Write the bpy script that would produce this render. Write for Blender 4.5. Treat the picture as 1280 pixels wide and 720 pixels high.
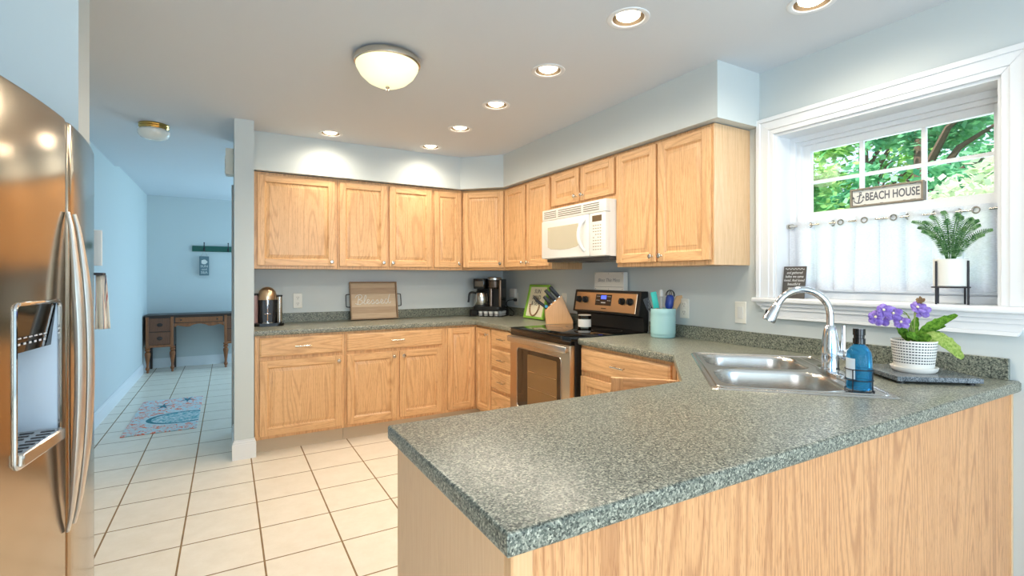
import bpy, bmesh, math, random
from math import sin, cos, pi, radians, atan2, sqrt
from mathutils import Vector, Matrix
random.seed(7)
S = 0.0254                       # the scene is laid out in inches, stored in metres
scene = bpy.context.scene
for o in list(bpy.data.objects): bpy.data.objects.remove(o)
COL = scene.collection

def srgb(r, g, b):
    f = lambda c: (c/255/12.92) if c/255 <= .04045 else ((c/255+.055)/1.055)**2.4
    return (f(r), f(g), f(b), 1.0)

# ------------------------------------------------------------------ camera
cam = bpy.data.cameras.new('camera'); camo = bpy.data.objects.new('camera', cam); COL.objects.link(camo)
camo.location = (-101.144*S, -183.633*S, 51.32*S)
camo.rotation_euler = (pi/2, 0, -0.5221)
cam.sensor_width = 36; cam.lens = 617.96/1280*36
cam.shift_y = -13.37/1280; cam.clip_start = .02
scene.camera = camo
# ------------------------------------------------------------------ exposure, world, sun, large lights
scene.view_settings.view_transform = 'Standard'; scene.view_settings.look = 'None'
scene.view_settings.gamma = 1; scene.view_settings.use_curve_mapping = False
scene.view_settings.exposure = -0.08
scene.cycles.use_denoising = True
scene.cycles.max_bounces = 10; scene.cycles.diffuse_bounces = 5; scene.cycles.transparent_max_bounces = 16
scene.cycles.caustics_reflective = False; scene.cycles.caustics_refractive = False
scene.cycles.sample_clamp_indirect = 6
w = bpy.data.worlds.new('world'); scene.world = w; w.use_nodes = True
bg = w.node_tree.nodes['Background']; bg.inputs[0].default_value = srgb(205, 226, 246); bg.inputs[1].default_value = 1.9

def lamp(name, typ, loc, power, color, rot=(0,0,0), **k):
    l = bpy.data.lights.new(name, typ); o = bpy.data.objects.new(name, l); COL.objects.link(o)
    o.location = Vector(loc)*S; o.rotation_euler = rot
    l.energy = power; l.color = color[:3]
    for a, v in k.items(): setattr(l, a, v)
    return o
DAY = (.80, .91, 1.0); WARM = (1.0, .87, .69)
lamp('sun', 'SUN', (200, 100, 300), 9.0, (1, .96, .88), (Vector((.55, -.25, -.8)).to_track_quat('-Z', 'Y')).to_euler(), angle=.02)
# daylight through the wide living-room glazing behind the camera, the dining-room window and the kitchen window; plus an added side fill
lamp('living_room_daylight', 'AREA', (-70, -338, 48), 138, (.66, .85, 1), (pi/2, 0, 0), shape='RECTANGLE', size=120*S, size_y=80*S)
lamp('added_side_fill', 'AREA', (-139, -228, 52), 34, (.96, .97, 1), (0, -pi/2, 0), shape='RECTANGLE', size=60*S, size_y=60*S)  # fill lamp added to brighten the peninsula end panel; no known window there
lamp('dining_room_daylight', 'AREA', (-6, 112, 50), 80, (.48, .75, 1), (0, pi/2, 0), shape='RECTANGLE', size=70*S, size_y=76*S)
lamp('kitchen_window_daylight', 'AREA', (9, -138, 63), 6, (.74,.88,1), (0, pi/2, 0), shape='RECTANGLE', size=30*S, size_y=30*S)

# ------------------------------------------------------------------ materials
def nodes(m): m.use_nodes = True; return m.node_tree.nodes, m.node_tree.links
def mat(name, col, rough=.5, metal=0, **k):
    m = bpy.data.materials.new(name); N, L = nodes(m); b = N['Principled BSDF']
    b.inputs['Base Color'].default_value = srgb(*col); b.inputs['Roughness'].default_value = rough; b.inputs['Metallic'].default_value = metal
    for a, v in k.items():
        b.inputs[a.replace('_', ' ')].default_value = v
    return m
def coords(N, L, scale=(1,1,1), rnd=True, src='Object'):
    tc = N.new('ShaderNodeTexCoord'); mp = N.new('ShaderNodeMapping'); mp.inputs['Scale'].default_value = scale
    L.new(tc.outputs[src], mp.inputs[0])
    if rnd:
        oi = N.new('ShaderNodeObjectInfo'); mu = N.new('ShaderNodeMath'); mu.operation = 'MULTIPLY'; mu.inputs[1].default_value = 37.0
        L.new(oi.outputs['Random'], mu.inputs[0])
        L.new(mu.outputs[0], mp.inputs['Location'])
    return mp.outputs[0]
def noise(N, L, v, sc, det=2, rough=.5, dist=0):
    n = N.new('ShaderNodeTexNoise'); n.inputs['Scale'].default_value = sc; n.inputs['Detail'].default_value = det
    n.inputs['Roughness'].default_value = rough; n.inputs['Distortion'].default_value = dist
    if v is not None: L.new(v, n.inputs['Vector'])
    return n.outputs[0]
def ramp(N, L, f, stops, interp='LINEAR'):
    r = N.new('ShaderNodeValToRGB'); r.color_ramp.interpolation = interp
    while len(r.color_ramp.elements) < len(stops): r.color_ramp.elements.new(.5)
    for e, (p, c) in zip(r.color_ramp.elements, stops): e.position = p; e.color = srgb(*c)
    L.new(f, r.inputs[0]); return r.outputs[0]
def mixc(N, L, f, a, b, typ='MIX'):
    x = N.new('ShaderNodeMix'); x.data_type = 'RGBA'; x.blend_type = typ
    if isinstance(f, float): x.inputs[0].default_value = f
    else: L.new(f, x.inputs[0])
    for i, c in ((6, a), (7, b)):
        if isinstance(c, tuple): x.inputs[i].default_value = srgb(*c)
        else: L.new(c, x.inputs[i])
    return x.outputs[2]
def math_(N, L, op, a, b=None):
    n = N.new('ShaderNodeMath'); n.operation = op
    for i, c in ((0, a), (1, b)):
        if c is None: continue
        if isinstance(c, (int, float)): n.inputs[i].default_value = c
        else: L.new(c, n.inputs[i])
    return n.outputs[0]
def bump(N, L, h, strength, dist=.001):
    b = N.new('ShaderNodeBump'); b.inputs['Strength'].default_value = strength; b.inputs['Distance'].default_value = dist
    L.new(h, b.inputs['Height']); L.new(b.outputs[0], N['Principled BSDF'].inputs['Normal'])

def oak(name, horizontal=False, light=(226,184,136), mid=(212,165,115), dark=(164,114,70), figure=1.3, rough=.38, broad=1.0):
    m = bpy.data.materials.new(name); N, L = nodes(m); b = N['Principled BSDF']; b.inputs['Roughness'].default_value = rough
    tc = N.new('ShaderNodeTexCoord'); sp = N.new('ShaderNodeSeparateXYZ'); L.new(tc.outputs['Object'], sp.inputs[0])
    oi = N.new('ShaderNodeObjectInfo'); rn = math_(N, L, 'MULTIPLY', oi.outputs['Random'], 23.0)
    u = math_(N, L, 'ADD', sp.outputs[0], sp.outputs[1]); v = sp.outputs[2]
    if horizontal: u, v = v, u
    u = math_(N, L, 'ADD', u, rn)
    cb = N.new('ShaderNodeCombineXYZ'); L.new(u, cb.inputs[0]); L.new(v, cb.inputs[1]); L.new(rn, cb.inputs[2])
    def sc(x, y):
        p = N.new('ShaderNodeMapping'); p.inputs['Scale'].default_value = (x, y, 1); L.new(cb.outputs[0], p.inputs[0]); return p.outputs[0]
    big = noise(N, L, sc(6.5*broad, .42*broad), 1.0, 1, .4)
    rings = math_(N, L, 'SINE', math_(N, L, 'MULTIPLY', big, 150.0))
    rings = math_(N, L, 'MULTIPLY', math_(N, L, 'ADD', rings, 1.0), .5)
    rings = math_(N, L, 'POWER', rings, 3.5)
    fine = noise(N, L, sc(240, 5), 1.0, 3, .6)
    pores = noise(N, L, sc(520, 22), 1.0, 2, .5)
    pores = ramp(N, L, pores, [(0, (0,0,0)), (.56, (0,0,0)), (.66, (255,255,255))])
    tone = noise(N, L, sc(9, .5), 1.0, 2, .5)
    c = ramp(N, L, fine, [(.3, mid), (.62, light)])
    c = mixc(N, L, math_(N, L, 'MULTIPLY', rings, .32*figure), c, dark)
    c = mixc(N, L, math_(N, L, 'MULTIPLY', pores, .42*figure), c, dark)
    c = mixc(N, L, math_(N, L, 'MULTIPLY', tone, .28), c, mid)
    L.new(c, b.inputs['Base Color']); bump(N, L, pores, -.05)
    return m
OAKV = oak('oak_vertical'); OAKH = oak('oak_horizontal', True)
OAKP = oak('oak_veneer_panel', figure=1.6, light=(222,168,118), mid=(206,149,99), dark=(142,84,46), broad=1.0)
OAKE = oak('oak_plain_veneer', figure=.35, light=(242,202,160), mid=(234,188,142), dark=(206,156,108), broad=2)
OAKS = oak('oak_side_veneer', figure=.7, light=(228,196,158), mid=(210,172,128), dark=(180,140,98))

def speckle(name, stops, scale=260, rough=.3, second=.5):
    m = bpy.data.materials.new(name); N, L = nodes(m); b = N['Principled BSDF']; b.inputs['Roughness'].default_value = rough; b.inputs['Specular IOR Level'].default_value = .35
    v = coords(N, L, rnd=False)
    vo = N.new('ShaderNodeTexVoronoi'); vo.inputs['Scale'].default_value = scale; L.new(v, vo.inputs['Vector'])
    sep = N.new('ShaderNodeSeparateColor'); L.new(vo.outputs['Color'], sep.inputs[0])
    c1 = ramp(N, L, sep.outputs[0], stops, 'CONSTANT')
    n2 = noise(N, L, v, scale*.55, 3, .6)
    c2 = ramp(N, L, n2, [(.38, stops[0][1]), (.5, stops[len(stops)//2][1]), (.62, stops[-1][1])])
    c = mixc(N, L, second, c1, c2)
    L.new(c, b.inputs['Base Color']); return m
GRAN = speckle('speckled_laminate', [(0,(44,50,46)),(.2,(86,92,84)),(.45,(124,127,115)),(.7,(156,156,141)),(.9,(190,188,170))], 300, .3, .2)
BSPL = speckle('speckled_backsplash', [(0,(40,46,44)),(.28,(82,90,82)),(.55,(118,124,112)),(.8,(156,158,142))], 250, .3)
SLAB = speckle('granite_slab', [(0,(38,42,46)),(.3,(70,78,86)),(.6,(104,112,118)),(.88,(150,156,160))], 420, .12)

PAINT = mat('wall_paint', (200,208,209), .6)
CEILP = mat('ceiling_paint', (209,215,222), .8)
WHITE = mat('white_trim', (229,232,235), .35)
WHITEP = mat('white_plastic', (222,221,216), .3)
IVORY = mat('ivory_plastic', (232,230,220), .35)
KICK = mat('toe_kick_vinyl', (206,190,164), .5)
STEEL = mat('brushed_steel', (196,192,186), .26, 1)
STEELW = mat('warm_brushed_steel', (205,180,150), .3, 1)
CHROME = mat('chrome', (220,222,226), .06, 1)
HANDLE = mat('handle_steel', (226,222,216), .32, .9)
NICKEL = mat('satin_nickel', (205,200,190), .25, 1)
BRASS = mat('brass', (212,176,104), .2, 1)
BLACKG = mat('black_gloss', (10,10,11), .06)
BLACKP = mat('black_plastic', (22,22,23), .4)
BLACKM = mat('black_iron', (28,28,36), .5)
DGREY = mat('dark_grey', (70,68,66), .5)
GLASSW = mat('frosted_lit_glass', (240,240,220), .3)
GREY = mat('grey_plastic', (150,156,164), .4)

def steel_fridge():
    m = mat('stainless_steel_door', (180,165,146), .2, 1); N, L = nodes(m)
    v = coords(N, L, (900, 900, 4), False); n = noise(N, L, v, 1, 2, .6)
    r = N.new('ShaderNodeMapRange'); r.inputs[3].default_value = .1; r.inputs[4].default_value = .2; L.new(n, r.inputs[0])
    L.new(r.outputs[0], N['Principled BSDF'].inputs['Roughness']); return m
FRIDGE = steel_fridge()

def tile():
    m = bpy.data.materials.new('ceramic_floor_tile'); N, L = nodes(m); b = N['Principled BSDF']
    v = coords(N, L, (1/(13.5*S), 1/(13.5*S), 1), False)
    mp = N.new('ShaderNodeMapping'); mp.inputs['Location'].default_value = (95.35/13.5, 43.3/13.5, 0); L.new(v, mp.inputs[0])
    br = N.new('ShaderNodeTexBrick'); br.offset = 0; br.squash = 1
    for k, val in (('Scale',1),('Mortar Size',.013),('Mortar Smooth',.15),('Brick Width',1),('Row Height',1),('Bias',0)): br.inputs[k].default_value = val
    L.new(mp.outputs[0], br.inputs['Vector'])
    n = noise(N, L, coords(N, L, rnd=False), 9, 5, .65); n2 = noise(N, L, coords(N, L, rnd=False), 60, 3, .6)
    c = ramp(N, L, n, [(.3,(229,220,204)),(.7,(240,232,219))])
    c = mixc(N, L, math_(N, L, 'MULTIPLY', n2, .25), c, (214,198,174))
    g = ramp(N, L, n, [(.3,(120,96,66)),(.7,(150,122,84))])
    c = mixc(N, L, br.outputs['Fac'], c, g)
    L.new(c, b.inputs['Base Color'])
    r = N.new('ShaderNodeMapRange'); r.inputs[3].default_value = .32; r.inputs[4].default_value = .9; L.new(br.outputs['Fac'], r.inputs[0]); L.new(r.outputs[0], b.inputs['Roughness'])
    bump(N, L, br.outputs['Fac'], -.5, .002)
    return m
TILE = tile()

def emit(name, col, strength):
    m = bpy.data.materials.new(name); N, L = nodes(m); b = N['Principled BSDF']
    b.inputs['Base Color'].default_value = srgb(*col); b.inputs['Emission Color'].default_value = srgb(*col); b.inputs['Emission Strength'].default_value = strength
    return m
def glass(name, tint=(255,255,255), refl=.06, rough=.02):
    m = bpy.data.materials.new(name); N, L = nodes(m); N.remove(N['Principled BSDF']); out = N['Material Output']
    t = N.new('ShaderNodeBsdfTransparent'); t.inputs[0].default_value = srgb(*tint); g = N.new('ShaderNodeBsdfGlossy'); g.inputs['Roughness'].default_value = rough
    lw = N.new('ShaderNodeFresnel'); lw.inputs[0].default_value = 1.45
    mx = N.new('ShaderNodeMixShader'); L.new(lw.outputs[0], mx.inputs[0]); L.new(t.outputs[0], mx.inputs[1]); L.new(g.outputs[0], mx.inputs[2]); L.new(mx.outputs[0], out.inputs[0])
    return m
GLASS = glass('window_glass')
JARG = glass('jar_glass', (225,230,228))
BLUEG = mat('blue_soap', (70,176,236), .06, 0, Transmission_Weight=.75, IOR=1.2)

def cloth(name, col, transp=.35, weave=900):
    m = bpy.data.materials.new(name); N, L = nodes(m); N.remove(N['Principled BSDF']); out = N['Material Output']
    d = N.new('ShaderNodeBsdfDiffuse'); d.inputs[0].default_value = srgb(*col); t = N.new('ShaderNodeBsdfTranslucent'); t.inputs[0].default_value = srgb(*col)
    a = N.new('ShaderNodeMixShader'); a.inputs[0].default_value = .4; L.new(d.outputs[0], a.inputs[1]); L.new(t.outputs[0], a.inputs[2])
    tr = N.new('ShaderNodeBsdfTransparent'); n = noise(N, L, coords(N, L, (30, 120, 300), False), 1, 3, .7)
    r = N.new('ShaderNodeMapRange'); r.inputs[1].default_value = .35; r.inputs[2].default_value = .7; r.inputs[3].default_value = transp*.4; r.inputs[4].default_value = transp*1.5; L.new(n, r.inputs[0])
    b = N.new('ShaderNodeMixShader'); L.new(r.outputs[0], b.inputs[0]); L.new(a.outputs[0], b.inputs[1]); L.new(tr.outputs[0], b.inputs[2]); L.new(b.outputs[0], out.inputs[0])
    return m
def leafmat(name, a, b_, trans=.35, scale=40):
    m = bpy.data.materials.new(name); N, L = nodes(m); N.remove(N['Principled BSDF']); out = N['Material Output']
    n = noise(N, L, coords(N, L, rnd=False), scale, 2, .6); c = ramp(N, L, n, [(.35, a), (.65, b_)])
    d = N.new('ShaderNodeBsdfDiffuse'); t = N.new('ShaderNodeBsdfTranslucent'); L.new(c, d.inputs[0]); L.new(c, t.inputs[0])
    x = N.new('ShaderNodeMixShader'); x.inputs[0].default_value = trans; L.new(d.outputs[0], x.inputs[1]); L.new(t.outputs[0], x.inputs[2]); L.new(x.outputs[0], out.inputs[0])
    return m

# ------------------------------------------------------------------ mesh builder (inches)
class MB:
    def __init__(s): s.bm = bmesh.new()
    def _new(s, fs, mi, T=None):
        vs = set()
        for f in fs:
            f.material_index = mi
            vs.update(f.verts)
        if T is not None:
            for v in vs: v.co = T @ v.co
    def box(s, x0, x1, y0, y1, z0, z1, bev=0, mi=0, seg=1, T=None):
        x0, x1 = min(x0,x1), max(x0,x1); y0, y1 = min(y0,y1), max(y0,y1); z0, z1 = min(z0,z1), max(z0,z1)
        return s.prism([(x0,y0),(x1,y0),(x1,y1),(x0,y1)], z0, z1, bev, mi, seg, T)
    def prism(s, poly, z0, z1, bev=0, mi=0, seg=1, T=None, axis='z', which='all'):
        bm = s.bm; n = len(poly)
        if sum(poly[i][0]*poly[(i+1)%n][1]-poly[(i+1)%n][0]*poly[i][1] for i in range(n)) < 0: poly = poly[::-1]
        P = {'z': lambda a,b,c:(a,b,c), 'y': lambda a,b,c:(a,-c,b), 'x': lambda a,b,c:(c,a,b)}[axis]
        lo = [bm.verts.new(P(a,b,z0)) for a,b in poly]; hi = [bm.verts.new(P(a,b,z1)) for a,b in poly]
        fs = [bm.faces.new(lo[::-1]), bm.faces.new(hi)] + [bm.faces.new((lo[i], lo[(i+1)%n], hi[(i+1)%n], hi[i])) for i in range(n)]
        for f in fs: f.material_index = mi
        vs = lo + hi
        if bev:
            if which == 'top': es = list(fs[1].edges)
            elif which == 'ends': es = list(fs[1].edges)+list(fs[0].edges)
            elif which == 'sides': es = [e for f in fs[2:] for e in f.edges if e not in fs[0].edges and e not in fs[1].edges]; es = list(set(es))
            else: es = list({e for f in fs for e in f.edges})
            r = bmesh.ops.bevel(bm, geom=es, offset=bev, segments=seg, affect='EDGES', profile=.5)
            vs = list({v for f in r['faces'] for v in f.verts} | {v for v in vs if v.is_valid})
            for f in r['faces']: f.material_index = mi
        if T is not None:
            for v in vs: v.co = T @ v.co
        return vs
    def lathe(s, prof, c=(0,0,0), seg=24, mi=0, T=None, arc=None):
        bm = s.bm; rings = []; new = []
        for r, z in prof:
            if r < 1e-5: ring = [bm.verts.new((c[0], c[1], c[2]+z))]
            else: ring = [bm.verts.new((c[0]+r*cos(2*pi*i/seg), c[1]+r*sin(2*pi*i/seg), c[2]+z)) for i in range(seg)]
            rings.append(ring); new += ring
        for a, b in zip(rings, rings[1:]):
            for i in range(seg):
                j = (i+1) % seg
                if len(a) == 1 and len(b) == 1: continue
                if len(a) == 1: f = bm.faces.new((a[0], b[j], b[i]))
                elif len(b) == 1: f = bm.faces.new((a[i], a[j], b[0]))
                else: f = bm.faces.new((a[i], a[j], b[j], b[i]))
                f.material_index = mi
        if T is not None:
            for v in new: v.co = T @ v.co
        return new
    def cyl(s, p0, p1, r, seg=16, mi=0, r1=None, bev=0):
        p0, p1 = Vector(p0), Vector(p1); d = p1-p0; h = d.length
        T = Matrix.Translation(p0) @ d.to_track_quat('Z', 'Y').to_matrix().to_4x4()
        r1 = r if r1 is None else r1
        pr = [(0,0),(r,0),(r1,h),(0,h)] if not bev else [(0,0),(r-bev,0),(r,bev),(r1,h-bev),(r1-bev,h),(0,h)]
        return s.lathe(pr, seg=seg, mi=mi, T=T)
    def tube(s, path, r, seg=8, mi=0, flat=1.0, up=None):
        bm = s.bm; P = [Vector(p) for p in path]; n = len(P); rings = []
        R = r if isinstance(r, (list, tuple)) else [r]*n
        prev = None
        for i, p in enumerate(P):
            t = (P[min(i+1,n-1)]-P[max(i-1,0)]).normalized()
            if up is not None: a = (Vector(up) - t*t.dot(Vector(up))).normalized()
            elif prev is None:
                a = t.orthogonal().normalized()
            else: a = (prev - t*t.dot(prev)).normalized()
            prev = a; b = t.cross(a)
            rings.append([bm.verts.new(p + a*R[i]*cos(2*pi*k/seg) + b*R[i]*flat*sin(2*pi*k/seg)) for k in range(seg)])
        for a, b in zip(rings, rings[1:]):
            for k in range(seg):
                f = bm.faces.new((a[k], a[(k+1)%seg], b[(k+1)%seg], b[k])); f.material_index = mi
        for rg, fl in ((rings[0], True), (rings[-1], False)):
            f = bm.faces.new(rg[::-1] if fl else rg); f.material_index = mi
    def sphere(s, c, r, mi=0, u=16, v=10):
        r = r if isinstance(r, (tuple, list)) else (r,r,r)
        return s.lathe([(sin(pi*i/v), -cos(pi*i/v)) for i in range(v+1)], seg=u, mi=mi, T=Matrix.Translation(c) @ Matrix.Diagonal((r[0],r[1],r[2],1)))
    def face(s, pts, mi=0):
        f = s.bm.faces.new([s.bm.verts.new(p) for p in pts]); f.material_index = mi; return f
    def grid(s, fn, nu, nv, mi=0, skip=None):
        V = [[s.bm.verts.new(fn(i/nu, j/nv)) for j in range(nv+1)] for i in range(nu+1)]
        for i in range(nu):
            for j in range(nv):
                if skip and skip(i, j): continue
                f = s.bm.faces.new((V[i][j], V[i+1][j], V[i+1][j+1], V[i][j+1])); f.material_index = mi
        return V
    def build(s, name, mats, parent=None, smooth=35, solid=0):
        bm = s.bm
        bmesh.ops.recalc_face_normals(bm, faces=bm.faces[:])
        for v in bm.verts: v.co *= S
        me = bpy.data.meshes.new(name); bm.to_mesh(me); bm.free()
        for m in (mats if isinstance(mats, (list, tuple)) else [mats]): me.materials.append(m)
        if smooth:
            for p in me.polygons: p.use_smooth = True
            me.set_sharp_from_angle(angle=radians(smooth))
        o = bpy.data.objects.new(name, me); COL.objects.link(o)
        if parent is not None: o.parent = parent
        if solid:
            md = o.modifiers.new('thickness', 'SOLIDIFY'); md.thickness = solid*S; md.offset = 0
        return o
def tag(o, label=None, cat=None, group=None, kind=None):
    if label: o['label'] = label
    if cat: o['category'] = cat
    if group: o['group'] = group
    if kind: o['kind'] = kind
    return o
def thing(name, label, cat, loc=(0,0,0), rz=0, group=None, kind=None):
    o = bpy.data.objects.new(name, None); COL.objects.link(o); o.empty_display_size = .05
    o.location = Vector(loc)*S; o.rotation_euler = (0,0,rz)
    return tag(o, label, cat, group, kind)
def put(o, loc, rz=0):
    o.location = Vector(loc)*S; o.rotation_euler = (0,0,rz); return o
def copy_tree(o, parent=None):
    c = o.copy(); COL.objects.link(c)
    if parent is not None: c.parent = parent
    for ch in list(o.children): copy_tree(ch, c)
    return c
def text(name, s, size, mats, parent, T, extrude=.01, align='CENTER', shear=0, xs=1.0, bold=0.0):
    cu = bpy.data.curves.new(name, 'FONT'); cu.body = s; cu.size = size*S; cu.extrude = extrude*S; cu.align_x = align; cu.align_y = 'CENTER'; cu.shear = shear; cu.offset = bold*S
    cu.resolution_u = 3
    to = bpy.data.objects.new(name, cu); COL.objects.link(to)
    bpy.context.view_layer.update()
    me = bpy.data.meshes.new_from_object(to); bpy.data.objects.remove(to)
    TT = T.copy(); TT.translation = T.translation*S
    me.transform(TT @ Matrix.Diagonal((xs,1,1,1)))
    me.materials.clear(); me.materials.append(mats); me.name = name
    o = bpy.data.objects.new(name, me); COL.objects.link(o); o.parent = parent
    return o
# text frames: facing -y (local front) / facing given normal
def frame(origin, xdir, ydir):
    x = Vector(xdir).normalized(); y = Vector(ydir).normalized(); z = x.cross(y)
    m = Matrix((x, y, z)).transposed().to_4x4(); m.translation = Vector(origin); return m
def rrect(x0, x1, y0, y1, r, n=6):
    pts = []
    for cx, cy, a in ((x1-r,y1-r,0),(x0+r,y1-r,90),(x0+r,y0+r,180),(x1-r,y0+r,270)):
        for k in range(n+1):
            t = radians(a+90*k/n); pts.append((cx+r*cos(t), cy+r*sin(t)))
    return pts
def catmull(pts, n=6):
    P = [Vector(p) for p in pts]; out = []
    for i in range(len(P)-1):
        a, b, c, d = P[max(i-1,0)], P[i], P[i+1], P[min(i+2,len(P)-1)]
        for k in range(n):
            t = k/n
            out.append(.5*((2*b)+(c-a)*t+(2*a-5*b+4*c-d)*t*t+(3*b-a-3*c+d)*t**3))
    out.append(P[-1]); return out
def holed(mb, outer, holes, z, mi=0):
    bm = mb.bm; es = []
    loops = []
    for lp in [outer]+holes:
        vs = [bm.verts.new((a,b,z)) for a,b in lp]; loops.append(vs)
        es += [bm.edges.new((vs[i], vs[(i+1)%len(vs)])) for i in range(len(vs))]
    r = bmesh.ops.triangle_fill(bm, use_beauty=True, use_dissolve=False, edges=es)
    for f in r['geom']:
        if isinstance(f, bmesh.types.BMFace): f.material_index = mi
    return loops
def struct(name, mb, mats, smooth=35): return tag(mb.build(name, mats, None, smooth), kind='structure')
def mbox(*a, **k):
    m = MB(); m.box(*a, **k); return m

# ================================================================== SETTING
LIGHTS = [(-41.2,-119.7), (-18.8,-138.3), (-41,-94.8), (-40.7,-70.3), (-40.5,-46.9), (-40.8,-22.8), (-73.4,-22.2)]
struct('floor', mbox(-146, 6, -345, 164, -2, 0), TILE)
m = MB()
holed(m, [(-146,-345),(6,-345),(6,68),(-146,68)], [[(x+2.85*cos(2*pi*k/24), y+2.85*sin(2*pi*k/24)) for k in range(24)] for x, y in LIGHTS], 96)
m.face([(-146,68,96),(6,68,96),(6,68,97.6),(-146,68,97.6)]); m.face([(-146,68,97.6),(6,68,97.6),(6,164,97.6),(-146,164,97.6)])
struct('ceiling', m, CEILP, 0)
WY0, WY1, WZ0, WZ1 = -155.9, -120.2, 46.0, 81.8
m = MB(); m.box(0,6,WY1,0,0,96); m.box(0,6,-340,WY0,0,96); m.box(0,6,WY0,WY1,0,WZ0); m.box(0,6,WY0,WY1,WZ1,96)
struct('wall_right', m, PAINT, 0)
struct('wall_back', mbox(-94.6,0,0,5,0,96), PAINT, 0)
struct('wall_partition', mbox(-99.5,-94.6,-24.6,5,0,96), PAINT, 0)
m = MB(); m.box(-146,-140.4,-198,159,0,97.6); m.box(-146,-140.4,-340,-258,0,97.6); m.box(-146,-140.4,-258,-198,0,22); m.box(-146,-140.4,-258,-198,82,97.6)  # opening beside the camera is made up to go with the added side lamp
struct('wall_left', m, PAINT, 0)
struct('wall_far', mbox(-146,6,159,164,0,97.6), PAINT, 0)
struct('wall_fridge', mbox(-140.4,-116.2,-108.5,-103.2,0,96), PAINT, 0)
m = MB(); m.box(-146,-130,-345,-340,0,96); m.box(-10,6,-345,-340,0,96); m.box(-130,-10,-345,-340,88,96); m.box(-130,-10,-345,-340,0,6)
struct('wall_front', m, PAINT, 0)
m = MB(); m.box(0,6,5,76,0,97.6); m.box(0,6,148,159,0,97.6); m.box(0,6,76,148,0,12); m.box(0,6,76,148,88,97.6); m.box(0,6,0,5,0,97.6)
struct('wall_dining', m, PAINT, 0)
m = MB(); m.prism([(-94.6,0),(-94.6,-14),(-25.86,-14),(-14,-25.86),(-14,-116.7),(0,-116.7),(0,0)], 84.2, 96)
struct('wall_soffit', m, PAINT, 0)
def baseb(m, pts, t=.55, h=5.4):            # runs along pts, t to the left of the direction
    for (a, b) in zip(pts, pts[1:]):
        d = (Vector(b)-Vector(a)).normalized(); n = Vector((-d.y, d.x))
        a_, b_ = Vector(a), Vector(b)
        for z0, z1, tt in ((0, h-1.1, t), (h-1.1, h-.5, t*.75), (h-.5, h, t*.45)):
            q = [a_-d*0, b_+d*0, b_+n*tt, a_+n*tt]
            m.prism([tuple(v) for v in q], z0, z1)
m = MB(); baseb(m, [(-140.4,159),(-140.4,-103.2)]); struct('baseboard_left', m, WHITE)
m = MB(); baseb(m, [(0,159),(-140.4,159)]); struct('baseboard_far', m, WHITE)
m = MB(); 
for z0, z1, t in ((0,4.3,.55),(4.3,4.9,.4),(4.9,5.4,.22)):
    m.box(-99.5-t,-99.5,-24.6-t,-6,z0,z1); m.box(-99.5,-94.6,-24.6-t,-24.6,z0,z1); m.box(-94.6,-94.6+t,-24.6-t,-23.6,z0,z1)
struct('baseboard_partition', m, WHITE)
m = MB(); baseb(m, [(-116.2,-103.2),(-116.2,-108.5)], -.4); struct('baseboard_fridge', m, WHITE)
m = MB(); m.box(-100.05,-99.5,-6,-2.6,0,79.7,.12); m.box(-100.05,-99.5,-6,5,79.7,80.2); struct('trim_4', m, mat('grey_casing',(176,178,178),.5))

# window: casing, stool, apron, jambs, sashes
def casing(m, y0, y1, z0, z1):
    # mitred three-step profile round the top and both sides
    for t0, t1, d in ((0,.9,1.05),(.9,2.7,.75),(2.7,3.7,.55)):
        # t measured outward->inward from the outer edge
        oy0, oy1, oz = y0+t0, y1-t0, z1-t0; iy0, iy1, iz = y0+t1, y1-t1, z1-t1
        m.prism([(oy0,z0),(iy0,z0),(iy0,iz),(oy0,oz)], -d, 0, .06, axis='x')
        m.prism([(iy1,z0),(oy1,z0),(oy1,oz),(iy1,iz)], -d, 0, .06, axis='x')
        m.prism([(oy0,oz),(iy0,iz),(iy1,iz),(oy1,oz)], -d, 0, .06, axis='x')
m = MB(); casing(m, WY0-3.7, WY1+3.7, 46.95, WZ1+3.7); struct('trim_1', m, WHITE)
m = MB(); m.box(-.05,6.9,WY0+.01,WY1-.01,46.01,46.93); m.box(-1.9,-.02,WY0-4.3,WY1+4.3,45.9,46.95,.3,seg=3); struct('trim_2', m, WHITE)
m = MB()
for z0, z1, d in ((45.2,45.9,1.3),(44.4,45.2,.95),(43.2,44.4,.7),(42.6,43.2,.95)):
    k0, k1 = (45.9-z1)*.95, (45.9-z0)*.95
    m.prism([(WY0-3.6+k0*.55, z1),(WY1+3.6-k0*.9, z1),(WY1+3.6-k1*.9, z0),(WY0-3.6+k1*.55, z0)], -d, 0, .05, axis='x')
struct('trim_3', m, WHITE)
win = thing('window_1', None, None, kind='structure')
m = MB(); m.box(.01,7,WY1-.5,WY1-.01,46.95,WZ1-.5); m.box(.01,7,WY0+.01,WY0+.5,46.95,WZ1-.5); m.box(.01,7,WY0+.01,WY1-.01,WZ1-.5,WZ1-.01)
m.build('jamb', WHITE, win)
def ringbox(m, x0, x1, y0, y1, z0, z1, l, r, b, t_, bev=.05):   # a rectangular frame of four butted members
    m.box(x0,x1,y0,y0+l,z0,z1,bev); m.box(x0,x1,y1-r,y1,z0,z1,bev); m.box(x0,x1,y0+l,y1-r,z0,z0+b,bev); m.box(x0,x1,y0+l,y1-r,z1-t_,z1,bev)
m = MB(); ringbox(m,4.7,7.6,WY0+.5,WY1-.5,46.95,WZ1-.5,.9,1.1,1.2,1.1); ringbox(m,5.4,7.5,WY0+1.4,WY1-1.6,48.15,WZ1-1.6,.4,.8,.3,.8)
m.build('frame', WHITE, win)
GY0, GY1 = -153.2, -124.2
us = MB(); ringbox(us,6.2,7.4,GY0-.9,GY1+1.8,62.9,79.4,.9,1.8,2.1,1.4)
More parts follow.
